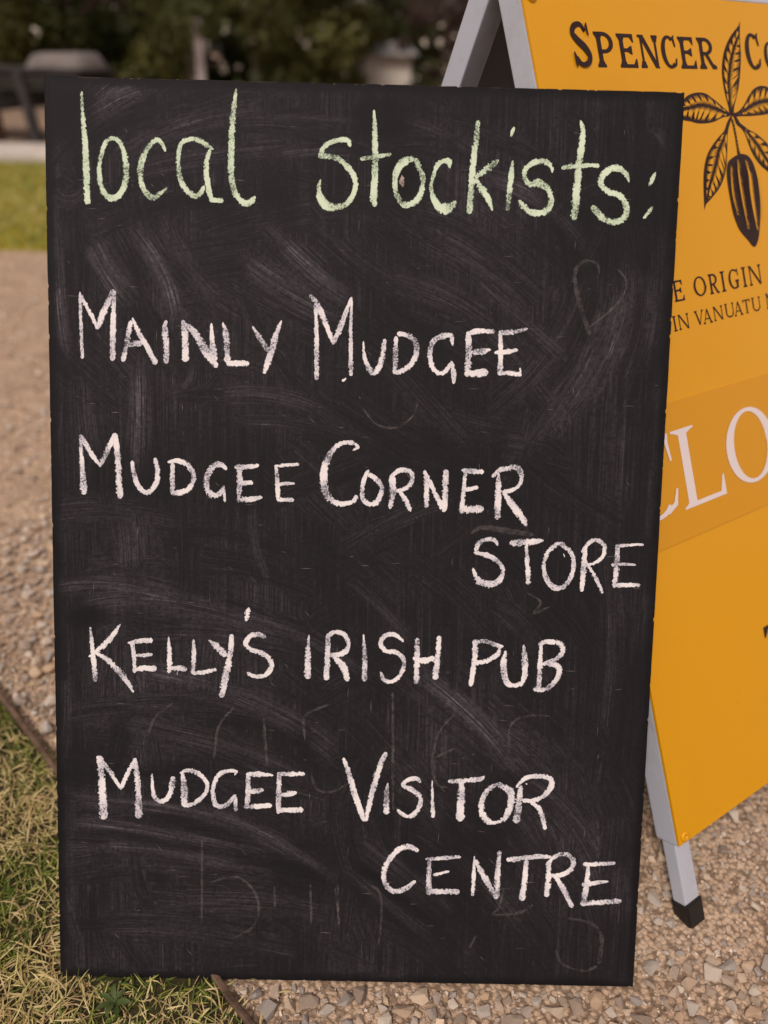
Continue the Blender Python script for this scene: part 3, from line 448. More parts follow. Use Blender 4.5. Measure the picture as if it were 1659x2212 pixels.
# ------------------------------------------------------------ stones
def hull(npts, seed, flat=.65):
    r = random.Random(seed); bm = bmesh.new()
    for _ in range(npts):
        v = Vector((r.gauss(0, 1), r.gauss(0, 1), r.gauss(0, 1))).normalized()*r.uniform(.72, 1)
        v.x *= r.uniform(.85, 1.0); v.z *= flat
        bm.verts.new(v*.5)
    res = bmesh.ops.convex_hull(bm, input=bm.verts)
    dead = [g for g in res['geom_interior'] if isinstance(g, bmesh.types.BMVert)]+[v for v in bm.verts if not v.link_faces]
    bmesh.ops.delete(bm, geom=list(set(dead)), context='VERTS'); bmesh.ops.triangulate(bm, faces=bm.faces[:]); bm.verts.ensure_lookup_table(); bm.verts.index_update()
    bmesh.ops.recalc_face_normals(bm, faces=bm.faces)
    V = np.array([v.co[:] for v in bm.verts]); F = np.array([[v.index for v in f.verts] for f in bm.faces]); bm.free(); return V, F
small_t = [hull(8, 100+i) for i in range(14)]
BQ = np.array([(140, 238), (2227, 307), (2066, 3220), (200, 3173)], float)
def pix(P):
    d = P-np.array([0, 0, CAM_H]); f_, r_, u_ = np.array(fwd), np.array(rt), np.array(up)
    z = d@f_; return 1250+2511.9*(d@r_)/z, 1667-2511.9*(d@u_)/z, z
def rotm(n):
    q = RNG.normal(size=(n, 4)); q /= np.linalg.norm(q, axis=1)[:, None]; w, x, y, z = q.T
    return np.stack([np.stack([1-2*(y*y+z*z), 2*(x*y-z*w), 2*(x*z+y*w)], -1), np.stack([2*(x*y+z*w), 1-2*(x*x+z*z), 2*(y*z-x*w)], -1), np.stack([2*(x*z-y*w), 2*(y*z+x*w), 1-2*(x*x+y*y)], -1)], 1)
def tilt(n, amt=.5):
    a = RNG.uniform(0, 2*np.pi, n); b = RNG.normal(0, amt, n); c = RNG.normal(0, amt, n)
    ca, sa, cb, sb, cc, sc = np.cos(a), np.sin(a), np.cos(b), np.sin(b), np.cos(c), np.sin(c); O = np.zeros(n); I = np.ones(n)
    Rz = np.stack([np.stack([ca, -sa, O], -1), np.stack([sa, ca, O], -1), np.stack([O, O, I], -1)], 1)
    Rx = np.stack([np.stack([I, O, O], -1), np.stack([O, cb, -sb], -1), np.stack([O, sb, cb], -1)], 1)
    Ry = np.stack([np.stack([cc, O, sc], -1), np.stack([O, I, O], -1), np.stack([-sc, O, cc], -1)], 1)
    return Rz@Rx@Ry
def lowfreq(x, y, s, ph):
    return (np.sin(x*s+ph)+np.sin(y*s*1.3+ph*2.1)+np.sin((x+y)*s*.8+ph*.7)+np.sin((x-y)*s*1.7+ph*3))/4
stones = []                                                       # x, y, size
def scatter(n, x0, x1, y0, y1, lo, hi, power, patchy):
    x = RNG.uniform(x0, x1, n); y = RNG.uniform(y0, y1, n); u = RNG.random(n)
    s = lo*(hi/lo)**(u**power)
    keep = (bed_side(x, y) < -.006-s*.4) & ~((np.abs(x+.0256) < .31+s/2) & (y > .440-s*.42) & (y < .455+s*.5))
    keep &= ~((x-.372)**2+(y-.53)**2 < (.024+s*.5)**2)
    if patchy: keep &= (lowfreq(x, y, 7, 1.3)+.35*lowfreq(x, y, 23, .4)+RNG.normal(0, .25, n)) > -patchy
    stones.append(np.stack([x[keep], y[keep], s[keep]], 1))
scatter(64000, -.75, 1.15, .12, 1.35, .0026, .0075, 1.1, .9)
scatter(19000, -.75, 1.15, .28, 1.35, .0065, .0135, 1.3, .75)
scatter(2900, -.75, 1.15, .12, 1.35, .0120, .027, 2.0, .9)
scatter(3000, -.16, .42, .30, .47, .007, .017, 1.1, 3)           # coarse drift along the edging and the foot of the board
scatter(420, -.16, .5, .30, .47, .015, .029, 1.5, 3)
scatter(2600, -1.1, -.3, .62, 1.35, .009, .028, 1.3, 3)
scatter(17000, -2.6, 2.2, 1.35, 3.70, .006, .022, 1.5, .7)
scatter(700, -2.6, 2.2, 1.35, 3.70, .016, .034, 1.6, .6)
st = np.concatenate(stones); order = np.argsort(-st[:, 2]); st = st[order]
# spread the big ones so that they do not run into each other
cell = {}; ok = np.ones(len(st), bool)
for i, (x, y, s) in enumerate(st):
    if s < .0062: break
    cx, cy = int(x//.03), int(y//.03); bad = False
    for a in (-1, 0, 1):
        for b in (-1, 0, 1):
            for (qx, qy, qs) in cell.get((cx+a, cy+b), ()):
                if (x-qx)**2+(y-qy)**2 < (.36*(s+qs))**2: bad = True; break
            if bad: break
        if bad: break
    if bad: ok[i] = False
    else: cell.setdefault((cx, cy), []).append((x, y, s))
st = st[ok]
P3 = np.stack([st[:, 0], st[:, 1], np.zeros(len(st))], 1); px, py, pz = pix(P3); app = st[:, 2]/pz*2511.9
inb = np.ones(len(st), bool)
for a in range(4):
    p, q = BQ[a], BQ[(a+1) % 4]; inb &= ((q[0]-p[0])*(py-p[1])-(q[1]-p[1])*(px-p[0])) > 0
hidden_sign = (px > 2060) & (py < 2755-.75*(px-2214))
vis = (px > -10) & (px < 2510) & (py > 800) & (py < 3343) & ~inb & ~hidden_sign
cand = np.where(vis)[0]; big = cand[np.argsort(-app[cand])][:296]
isbig = np.zeros(len(st), bool); isbig[big] = True
def joined(name, idx, templates, mat, parent, sink=.30):
    V = []; F = []; T = []; off = 0; tid = RNG.integers(0, len(templates), len(idx))
    for t, (tv, tf) in enumerate(templates):
        sel = idx[tid == t]; n = len(sel)
        if not n: continue
        R = tilt(n); s = st[sel, 2]; asp = RNG.uniform(.75, 1.15, (n, 1, 3)); v = (tv[None]*asp)@R.transpose(0, 2, 1)*s[:, None, None]
        v[:, :, 0] += st[sel, 0][:, None]; v[:, :, 1] += st[sel, 1][:, None]; v[:, :, 2] += (s*sink-.005)[:, None]
        k = len(tv); V.append(v.reshape(-1, 3)); F.append((tf[None]+(np.arange(n)*k)[:, None, None]).reshape(-1, 3)+off); T.append(np.repeat(RNG.random(n), k)); off += n*k
    me = npmesh(name, np.concatenate(V), np.concatenate(F), np.concatenate(T)); o = link(name, me, mat, parent); o['kind'] = 'stuff'; return o
joined('loose_gravel', np.where(~isbig)[0], small_t, MT['stone'], yard)
big_me = []
for i in range(16):
    v, f = hull(15, 300+i, .6); me = npmesh('stone', v, f, np.full(len(v), 0.0)); me.materials.append(MT['stone']); big_me.append(me)
for i in big:
    o = link('stone', big_me[random.randrange(16)], None, yard); s = st[i, 2]
    o.scale = (s*random.uniform(.95, 1.25), s*random.uniform(.8, 1.0), s*random.uniform(.7, 1.1))
    o.rotation_euler = (random.gauss(0, .25), random.gauss(0, .25), random.uniform(0, 6.28)); o.location = (st[i, 0], st[i, 1], s*.27-.005)

# ------------------------------------------------------------ grass
def blades(name, n, x0, x1, y0, y1, lmin, lmax, wid, sel, mat, parent=None, el=(.1, 1.0), tone=None, z=-.001):
    x = RNG.uniform(x0, x1, n); y = RNG.uniform(y0, y1, n); k = sel(x, y); x, y = x[k], y[k]; n = len(x)
    L = RNG.uniform(lmin, lmax, n)*(.8+.3*lowfreq(x, y, 18, 2.0)); az = RNG.uniform(0, 2*np.pi, n); e = RNG.uniform(*el, n)
    near = (np.abs(x+.0256) < .33) & (y > .36) & (y < .52)
    L = np.where(near, L*.8, L); e = np.where(near, e*.6, e)
    bend = RNG.uniform(-.9, .2, n); turn = RNG.normal(0, .35, n); w = wid*RNG.uniform(.6, 1.25, n)
    tw = RNG.uniform(-.9, .9, n)
    pts = [np.stack([x, y, np.full(n, z)], 1)]; d_az, d_e = az.copy(), e.copy()
    segs = 3
    for s_ in range(segs):
        d = np.stack([np.cos(d_az)*np.cos(d_e), np.sin(d_az)*np.cos(d_e), np.sin(d_e)], 1); q = pts[-1]+d*(L/segs)[:, None]; q[:, 2] = np.maximum(q[:, 2], z+.001); pts.append(q)
        d_az = d_az+turn/segs; d_e = d_e+bend/segs
    side = np.stack([-np.sin(az)*np.cos(tw), np.cos(az)*np.cos(tw), np.sin(tw)], 1); V = []
    for p, ww in zip(pts, (.8, 1.0, .75)): V += [p-side*(w*ww/2)[:, None], p+side*(w*ww/2)[:, None]]
    V.append(pts[-1]); V = np.stack(V, 1)
    f = np.array([[0, 1, 3], [0, 3, 2], [2, 3, 5], [2, 5, 4], [4, 5, 6]]); F = (f[None]+(np.arange(n)*7)[:, None, None]).reshape(-1, 3)
    T = np.clip(tone(x, y, n), 0, 1)
    o = link(name, npmesh(name, V.reshape(-1, 3), F, np.repeat(T, 7)), mat, parent); o['kind'] = 'stuff'; return o
def tone_near(x, y, n):
    g = lowfreq(x, y, 14, .6)*.9+lowfreq(x, y, 41, 2.6)*.5
    green = RNG.random(n) < np.clip(.58-g*.8, .10, .95)
    return np.where(green, RNG.uniform(0, .36, n), RNG.uniform(.38, 1, n))
def sel_near(x, y):
    a = bed_side(x, y); b = ~((np.abs(x+.0256) < .305) & (y > .4405) & (y < .475)); return (a > .004) & b
g1 = blades('short_grass', 112000, -1.15, .45, -.15, 1.12, .014, .042, .0017, sel_near, MT['grass'], None, (.02, .95), tone_near)
tag(g1, 'short straw and green grass left of the blackboard, dry and tangled', 'grass')
g2 = blades('verge_grass', 26000, -2.6, -1.0, .6, 2.2, .02, .05, .004, lambda x, y: bed_side(x, y) > .01, MT['grass'], None, (.1, 1.0), tone_near)
tag(g2, 'dry verge grass at the far left, behind the tangled lawn', 'grass')
g3 = blades('lawn_grass', 30000, -4.6, 2.5, 3.74, 6.8, .03, .07, .010, lambda x, y: x > -9, MT['grass'], None, (.5, 1.3), lambda x, y, n: RNG.normal(.36, .05, n)+.08*lowfreq(x, y, 3, 1), z=-.009)
tag(g3, 'mown yellow green lawn beyond the gravel, out of focus', 'grass')
def litter_sel(x, y): return (bed_side(x, y) < -.004) & (bed_side(x, y) > -.05-.05*lowfreq(x, y, 9, 1))
g4 = blades('stray_straw', 900, -.9, .1, .3, 1.2, .012, .03, .0016, litter_sel, MT['grass'], None, (.0, .25), lambda x, y, n: RNG.uniform(.5, .9, n), z=.003)
tag(g4, 'stray dry grass stalks lying on the gravel beside the edging', 'dry grass')

# broad-leaved weed in the lawn at the foot of the board
wd = empty('weed', Matrix.Translation((-.262, .415, 0)) @ Matrix.Scale(.42, 4))
tag(wd, 'small broad-leaved green weed in the grass under the blackboard\'s left corner', 'weed')
MT['weedleaf'] = mat_leaf('weed_leaf', (.05, .075, .02), (.10, .14, .045))
for i in range(7):
    a = i*.9+random.uniform(-.2, .2); Lf = random.uniform(.028, .046); w = Lf*.26; v = []; f = []; K = 7
    for j in range(K+1):
        t = j/K; ww = w*math.sin(math.pi*min(1, t*.92+.06))**.8*(1+.12*math.sin(j*2.6)); zz = .004+.016*math.sin(t*2.2)*(1 if i % 2 else .7)
        for sgn in (-1, 0, 1): v.append((t*Lf, sgn*ww, zz+abs(sgn)*.0025))
    for j in range(K):
        for q in (0, 1): f.append((j*3+q, j*3+q+1, j*3+q+4, j*3+q+3))
    me = pymesh('leaf', v, f, True); at = me.attributes.new('tone', 'FLOAT', 'POINT'); at.data.foreach_set('value', [random.random()]*len(v))
    o = link('leaf', me, MT['weedleaf'], wd); o.rotation_euler = (0, 0, a); o.scale.y = .7

# ------------------------------------------------------------ strokes
def catmull(pts, step):
    P = [np.array(p, float) for p in pts]
    if len(P) == 2: ext = [2*P[0]-P[1]]+P+[2*P[1]-P[0]]
    else: ext = [2*P[0]-P[1]]+P+[2*P[-1]-P[-2]]
    out = []
    for i in range(1, len(ext)-2):
        p0, p1, p2, p3 = ext[i-1:i+3]; n = max(2, int(np.hypot(*(p2-p1)[:2])/step))
        for k in range(n):
            t = k/n; out.append(.5*((2*p1)+(-p0+p2)*t+(2*p0-5*p1+4*p2-p3)*t*t+(-p0+3*p1-3*p2+p3)*t**3))
    out.append(P[-1]); return np.array(out)
def ribbon_arrays(pts, step, yoff, round_end=True, jit=.06):
    s = catmull(pts, step); d = np.gradient(s[:, :2], axis=0); d /= np.maximum(np.linalg.norm(d, axis=1), 1e-9)[:, None]; nrm = np.stack([-d[:, 1], d[:, 0]], 1)
    w = np.maximum(s[:, 2], .5); cum = np.concatenate([[0], np.cumsum(np.linalg.norm(np.diff(s[:, :2], axis=0), axis=1))]); tot = cum[-1]
    if round_end:
        for e in (cum, tot-cum): w = w*np.sqrt(np.clip(1-(1-np.clip(e/np.maximum(w*.45, .01), 0, 1))**2, .12, 1))
    ph = RNG.uniform(0, 9); w = w*(1+jit*np.sin(cum*.55+ph)+jit*.6*np.sin(cum*1.7+ph*2))
    V = []; UV = []
    for k in range(len(s)):
        for u in (-1, 0, 1):
            q = s[k, :2]+nrm[k]*w[k]/2*u; V.append((q[0]/1000, yoff, q[1]/1000)); UV.append((u, cum[k]/1000))
    F = []
    for k in range(len(s)-1):
        for a in (0, 1): F.append((k*3+a, k*3+a+1, k*3+a+4, k*3+a+3))
    return V, F, UV
def stroke_object(name, strokes, mat, parent, y0, step=1.4, scale_w=1.0):
    V, F, UV = [], [], []
    for i, st_ in enumerate(strokes):
        st_ = [(a, b, c*scale_w) for a, b, c in st_]
        v, f, uv = ribbon_arrays(st_, step, y0-.00006*i); o = len(V); V += v; UV += uv; F += [tuple(q+o for q in ff) for ff in f]
    me = pymesh(name, V, F); ul = me.uv_layers.new(name='stroke')
    for lp in me.loops: ul.data[lp.index].uv = UV[lp.vertex_index]
    return link(name, me, mat, parent)

# ------------------------------------------------------------ the blackboard
bh = Vector((.99997, .0069, 0)); bl = .4422
bn = Vector((-.0069, .99997, 0)); bv = (bn*math.sin(bl)+Vector((0, 0, math.cos(bl)))).normalized(); by_ = bv.cross(bh)
MB = Matrix((bh, by_, bv)).transposed().to_4x4(); MB.translation = Vector((-.0256, .4423, 0))
board = empty('blackboard', MB)
tag(board, 'black chalkboard headed local stockists, leaning against the yellow sandwich board', 'blackboard')
def vnoise(u, v, seed):
    """smooth value noise on a wrapped random table"""
    tb = np.random.default_rng(seed).random((64, 64)); ui = np.floor(u).astype(int); vi = np.floor(v).astype(int); fu = u-ui; fv = v-vi
    fu = fu*fu*(3-2*fu); fv = fv*fv*(3-2*fv); a, b, c, d = ui & 63, (ui+1) & 63, vi & 63, (vi+1) & 63
    return (tb[a, c]*(1-fu)+tb[b, c]*fu)*(1-fv)+(tb[a, d]*(1-fu)+tb[b, d]*fu)*fv
def sstep(x, a, b):
    t = np.clip((x-a)/(b-a), 0, 1); return t*t*(3-2*t)
def wipe_field(xs, zs):
    """chalk dust left by cloth strokes: every stroke drags the dust under it along its own arc"""
    X, Z = np.meshgrid(xs, zs); A = np.zeros_like(X); r = random.Random(5)
    st_ = sstep(vnoise(X/.0016, Z/.10, 1)*.6+vnoise(X/.005, Z/.16, 2)*.4, .35, .85); A += .17+.12*st_
    A += .10*vnoise(X/.05, Z/.06, 3)+.10*vnoise(X/.018, Z/.022, 4)
    FL = np.stack([X, Z, np.full_like(X, .5)], -1)
    jobs = []
    for k in range(300):
        c = list(r.choice(SMEARS)); c[0] += r.gauss(0, .045); c[1] += r.gauss(0, .045); c[2] *= r.uniform(.85, 1.2); c[3] += r.gauss(0, .12); c[4] *= r.uniform(.6, 1.3); c[5] *= r.uniform(.7, 2.2)
        jobs.append((c, r.uniform(.10, .50), r.uniform(.3, .75)))
    for c in SMEARS: jobs.append((list(c), .24+.50*c[6], .82))
    for k, ((cx, cz, R, mid, half, hw, _), lev, cov) in enumerate(jobs):
        hw *= 1.3; am = np.linspace(mid-half*1.2, mid+half*1.2, 9); bx_ = cx+R*np.cos(am); bz_ = cz+R*np.sin(am); pad = hw*1.7+.004
        i0, i1 = np.searchsorted(xs, (bx_.min()-pad, bx_.max()+pad)); j0, j1 = np.searchsorted(zs, (bz_.min()-pad, bz_.max()+pad))
        if i1-i0 < 2 or j1-j0 < 2: continue
        x, z = X[j0:j1, i0:i1]-cx, Z[j0:j1, i0:i1]-cz; cm, sm = math.cos(mid), math.sin(mid)
        ang = np.arctan2(z*cm-x*sm, x*cm+z*sm); dr = np.hypot(x, z)-R+.004*np.sin(ang*R*18+k); arc = ang*R+9
        n2 = vnoise(dr/.0032+11, arc/.10, k+400); n3 = vnoise(dr/.009+5, arc/.14, k+800); n4 = vnoise(x/.02+7, z/.02+9, k+90)
        t = np.abs(dr)/hw+(n2-.5)*.9+(n4-.5)*.5; m = (1-sstep(t, .0, 1.25))*(1-sstep(np.abs(ang)/half+(n4-.5)*.7, .2, 1.2))*cov
        A[j0:j1, i0:i1] = A[j0:j1, i0:i1]*(1-m)+m*lev*(.55+.75*(.5*n2+.5*n3))
        sub = FL[j0:j1, i0:i1]; on = (m > .16+.25*n4); sub[on] = np.stack([dr, arc, np.full_like(dr, k*1.37)], -1)[on]
    big = vnoise(X/.11+3, Z/.13+5, 77); A *= .72+.6*big
    A *= 1-.5*sstep(X, .255, .295)*sstep(vnoise(X/.01, Z/.05, 78), .2, .7)
    for (cx, cz, rx, rz) in ((-.275, .865, .022, .03), (.035, .775+.04, .02, .02), (.018, .87, .03, .02), (-.27, .385, .02, .012)):
        A *= 1-.7*np.exp(-(((X-cx)/rx)**2+((Z-cz)/rz)**2)**2)
    return A*.88, FL
# the sheet's rim is knocked and slightly uneven
xs = np.linspace(-.301, .301, 530); zs = np.linspace(0, .9, 790); (wf, flw) = wipe_field(xs, zs)
gx, gz = np.meshgrid(xs, zs); V = np.stack([gx, np.zeros_like(gx), gz], -1).reshape(-1, 3); nx_, nz_ = len(xs), len(zs)
V[:, 1] = np.where((np.abs(V[:, 0]) > .3008) | (V[:, 2] < .0002) | (V[:, 2] > .8998), .0006, 0)
q = (np.arange(nz_-1)[:, None]*nx_+np.arange(nx_-1)[None]).ravel(); F = np.concatenate([np.stack([q, q+1, q+nx_+1], 1), np.stack([q, q+nx_+1, q+nx_], 1)])
rimv = np.concatenate([np.arange(nx_), (np.arange(1, nz_))*nx_+nx_-1, (nz_-1)*nx_+np.arange(nx_-2, -1, -1), np.arange(nz_-2, 0, -1)*nx_]); k0 = len(V)
je = np.arange(len(rimv)); chp = .00025*vnoise(je/11., je*0., 61)+.0016*sstep(vnoise(je/7., je*0., 62), .86, .97)+.0004*sstep(vnoise(je/3., je*0., 63), .85, .97)
V[rimv, 0] -= np.sign(V[rimv, 0])*chp*(np.abs(V[rimv, 0]) > .3005); V[rimv, 2] += np.where(V[rimv, 2] < .0005, chp, np.where(V[rimv, 2] > .8995, -chp, 0))
B_ = V[rimv].copy(); B_[:, 1] = .009+.0004*np.sin(np.arange(len(rimv))*.7); V = np.concatenate([V, B_, [[0, .009, .45]]]); m_ = len(rimv); j = np.arange(m_); jn = (j+1) % m_
F = np.concatenate([F, np.stack([rimv[j], k0+jn, rimv[jn]], 1), np.stack([rimv[j], k0+j, k0+jn], 1), np.stack([k0+jn, k0+j, np.full(m_, k0+m_)], 1)])
pm = npmesh('panel', V, F); at = pm.attributes.new('wipe', 'FLOAT', 'POINT'); at.data.foreach_set('value', np.concatenate([wf.ravel(), np.full(m_+1, .05)]).astype(np.float32))
at = pm.attributes.new('flow', 'FLOAT_VECTOR', 'POINT'); at.data.foreach_set('vector', np.concatenate([flw.reshape(-1, 3), np.zeros((m_+1, 3))]).astype(np.float32).ravel())
link('panel', pm, MT['board'], board)
for ch, sts in LETTERS:
    if ch == 'ghost': stroke_object('chalk_residue', sts, MT['ghost'], board, -.00025, 3.0, 1.7)
gi = 0
for ch, sts in LETTERS:
    if ch == 'ghost': continue
    green = gi < 15; gi += 1
    stroke_object('chalk_letter', sts, MT['chalkg' if green else 'chalk'], board, -.0005, 1.3, 1.15)
rs = random.Random(12); Vs, Fs, Us = [], [], []
for _ in range(230):
    cx = rs.choice((rs.uniform(-.29, .29), rs.gauss(.1, .12), rs.gauss(-.2, .06))); cz = rs.uniform(.02, .88)
    if abs(cx) > .29: continue
    a_ = rs.choice((0, 0, 0, math.pi/2, -.8))+rs.gauss(0, .06); l_ = rs.uniform(.003, .014); w_ = rs.uniform(.00022, .0005)
    ux, uz = math.cos(a_)*l_/2, math.sin(a_)*l_/2; vx, vz = -math.sin(a_)*w_/2, math.cos(a_)*w_/2; o_ = len(Vs)
    Vs += [(cx-ux, -.0002, cz-uz), (cx+vx, -.0002, cz+vz), (cx+ux, -.0002, cz+uz), (cx-vx, -.0002, cz-vz)]; Fs.append((o_, o_+1, o_+2, o_+3))
link('scratches', pymesh('scratches', Vs, Fs), two('scratch_dust', (.07, .06, .062), (.24, .21, .21), 30, .9, 0, .001), board)['kind'] = 'stuff'
# knocks in the paint: small raised chips
for (x, z, s) in ((.037, .8125, .0065),):
    bm = bmesh.new(); r = random.Random(3)
    ring = [bm.verts.new((x+s*.5*math.cos(a)*r.uniform(.5, .9), -.0006, z+s*math.sin(a)*r.uniform(.6, 1))) for a in [i*math.pi/5 for i in range(10)]]
    c = bm.verts.new((x, -.0012, z))
    for i in range(10): bm.faces.new((ring[i], ring[(i+1) % 10], c))
    link('chip', bm_mesh('chip', bm), two('bare_knock', (.05, .03, .03), (.55, .42, .40), 420, .8, .4, .0005), board)

# ------------------------------------------------------------ the yellow sandwich board
SY, SLN = .5918, .4586; G0 = Vector((.3616, .5061, 0))
sh_ = Vector((math.cos(SY), math.sin(SY), 0)); nn_ = Vector((-math.sin(SY), math.cos(SY), 0)); sv_ = nn_*math.sin(SLN)+Vector((0, 0, math.cos(SLN)))
MS = Matrix((sh_, sv_.cross(sh_), sv_)).transposed().to_4x4(); MS.translation = G0
sign = empty('sandwich_board', MS)
tag(sign, 'yellow A-frame sign with cocoa pod emblem on white metal legs, behind the blackboard', 'sign')
wp = .6
box('sign_face', (0, wp, 0, .0035, .106, 1.001), MT['yellow'], sign, .0004)
# front frame
Lr = box('frame_rail', (.0006, .026, .0041, .0335, .1035, 1.034), MT['framew'], sign, .0018)
Rr = box('frame_rail', (wp-.026, wp-.0006, .0041, .0335, .1035, 1.034), MT['framew'], sign, .0018)
box('frame_rail', (.0265, wp-.0265, .0048, .030, 1.004, 1.0335), MT['framew'], sign, .0018)
box('frame_rail', (.0265, wp-.0265, .0048, .030, .112, .136), MT['framew'], sign, .0018)
leg_me = None
for x in (.0025, wp-.0265):
    lg = box('leg', (x, x+.0235, .0095, .0275, .020, .135), MT['framew'], sign, .0015)
    bm = bmesh.new(); box_bm(bm, x-.0018, x+.0253, .0070, .0300, -.006, .027); bmesh.ops.bevel(bm, geom=[e for e in bm.edges], offset=.002, segments=3, affect='EDGES')
    link('rubber_foot', bm_mesh('rubber_foot', bm), MT['rubber'], sign)
# rear frame, hinged at the top, legs splayed backwards
hp = MS @ Vector((0, .036, 1.02)); rl = SLN
rz = (-nn_*math.sin(rl)+Vector((0, 0, math.cos(rl)))).normalized(); ry = rz.cross(sh_); org = hp - rz*(hp.z/rz.z)
MR = Matrix((sh_, ry, rz)).transposed().to_4x4(); MR.translation = org
XR = MS.inverted() @ MR
for x in (.0006, wp-.026): box('frame_rail', (x, x+.0254, -.002, .0275, .105, hp.z/rz.z+.014), MT['framew'], sign, .0018, XR)
box('frame_rail', (.0265, wp-.0265, 0, .025, .99, 1.015), MT['framew'], sign, .0018, XR)
box('frame_rail', (.0265, wp-.0265, 0, .025, .112, .136), MT['framew'], sign, .0018, XR)
box('rear_face', (.006, wp-.006, .0285, .032, .106, .985), MT['strip'], sign, 0, XR)
box('face_backing', (.027, wp-.027, .0037, .0047, .137, 1.003), mat_paint('pale_backing_sheet', (.25, .26, .28), .7, .1), sign)  # unseen sheet added to keep yellow bounce light off the rear backing
box('rear_backing', (.027, wp-.027, .0235, .0278, .137, .988), mat_paint('grey_backing_sheet', (.25, .26, .28), .7, .1), sign, 0, XR)
for x in (.0035, wp-.0285):
    box('leg', (x, x+.025, .004, .022, .030, .135), MT['framew'], sign, .0015, XR)
    box('rubber_foot', (x-.0025, x+.0275, .001, .025, .009, .042), MT['rubber'], sign, .002, XR)
# hinges and screws
for x in (.014, wp-.014):
    bm = bmesh.new(); bmesh.ops.create_cone(bm, cap_ends=True, segments=18, radius1=.009, radius2=.009, depth=.027, matrix=Matrix.Translation((x, .036, 1.02))@Matrix.Rotation(math.pi/2, 4, 'Y'))
    link('hinge', bm_mesh('hinge', bm, True), MT['framew'], sign)
def screw(x, z):
    bm = bmesh.new(); R_ = ((.0062, -.0002), (.0060, -.0016), (.0042, -.0026), (.0020, -.0022), (.0017, -.0008), (0.0, -.0006)); prev = None
    for r_, y_ in R_:
        ring = [bm.verts.new((x+r_*math.cos(a*math.pi/9), y_, z+r_*math.sin(a*math.pi/9))) for a in range(18)] if r_ else [bm.verts.new((x, y_, z))]*18
        if prev:
            for a in range(18):
                q = [prev[a], prev[(a+1) % 18], ring[(a+1) % 18], ring[a]]; u = []
                [u.append(v) for v in q if v not in u]; bm.faces.new(u)
        prev = ring
    link('screw', bm_mesh('screw', bm, True), MT['yellow'], sign)
for x in (.0102, wp-.0102): screw(x, .1135); screw(x, .9905)
# rust run under the end of the outer tube
# the amber slide-in strip with the pale word
strip_o = box('message_strip', (.0008, wp-.0008, -.0009, -.00005, .4312, .5822), MT['strip'], sign, .0002)

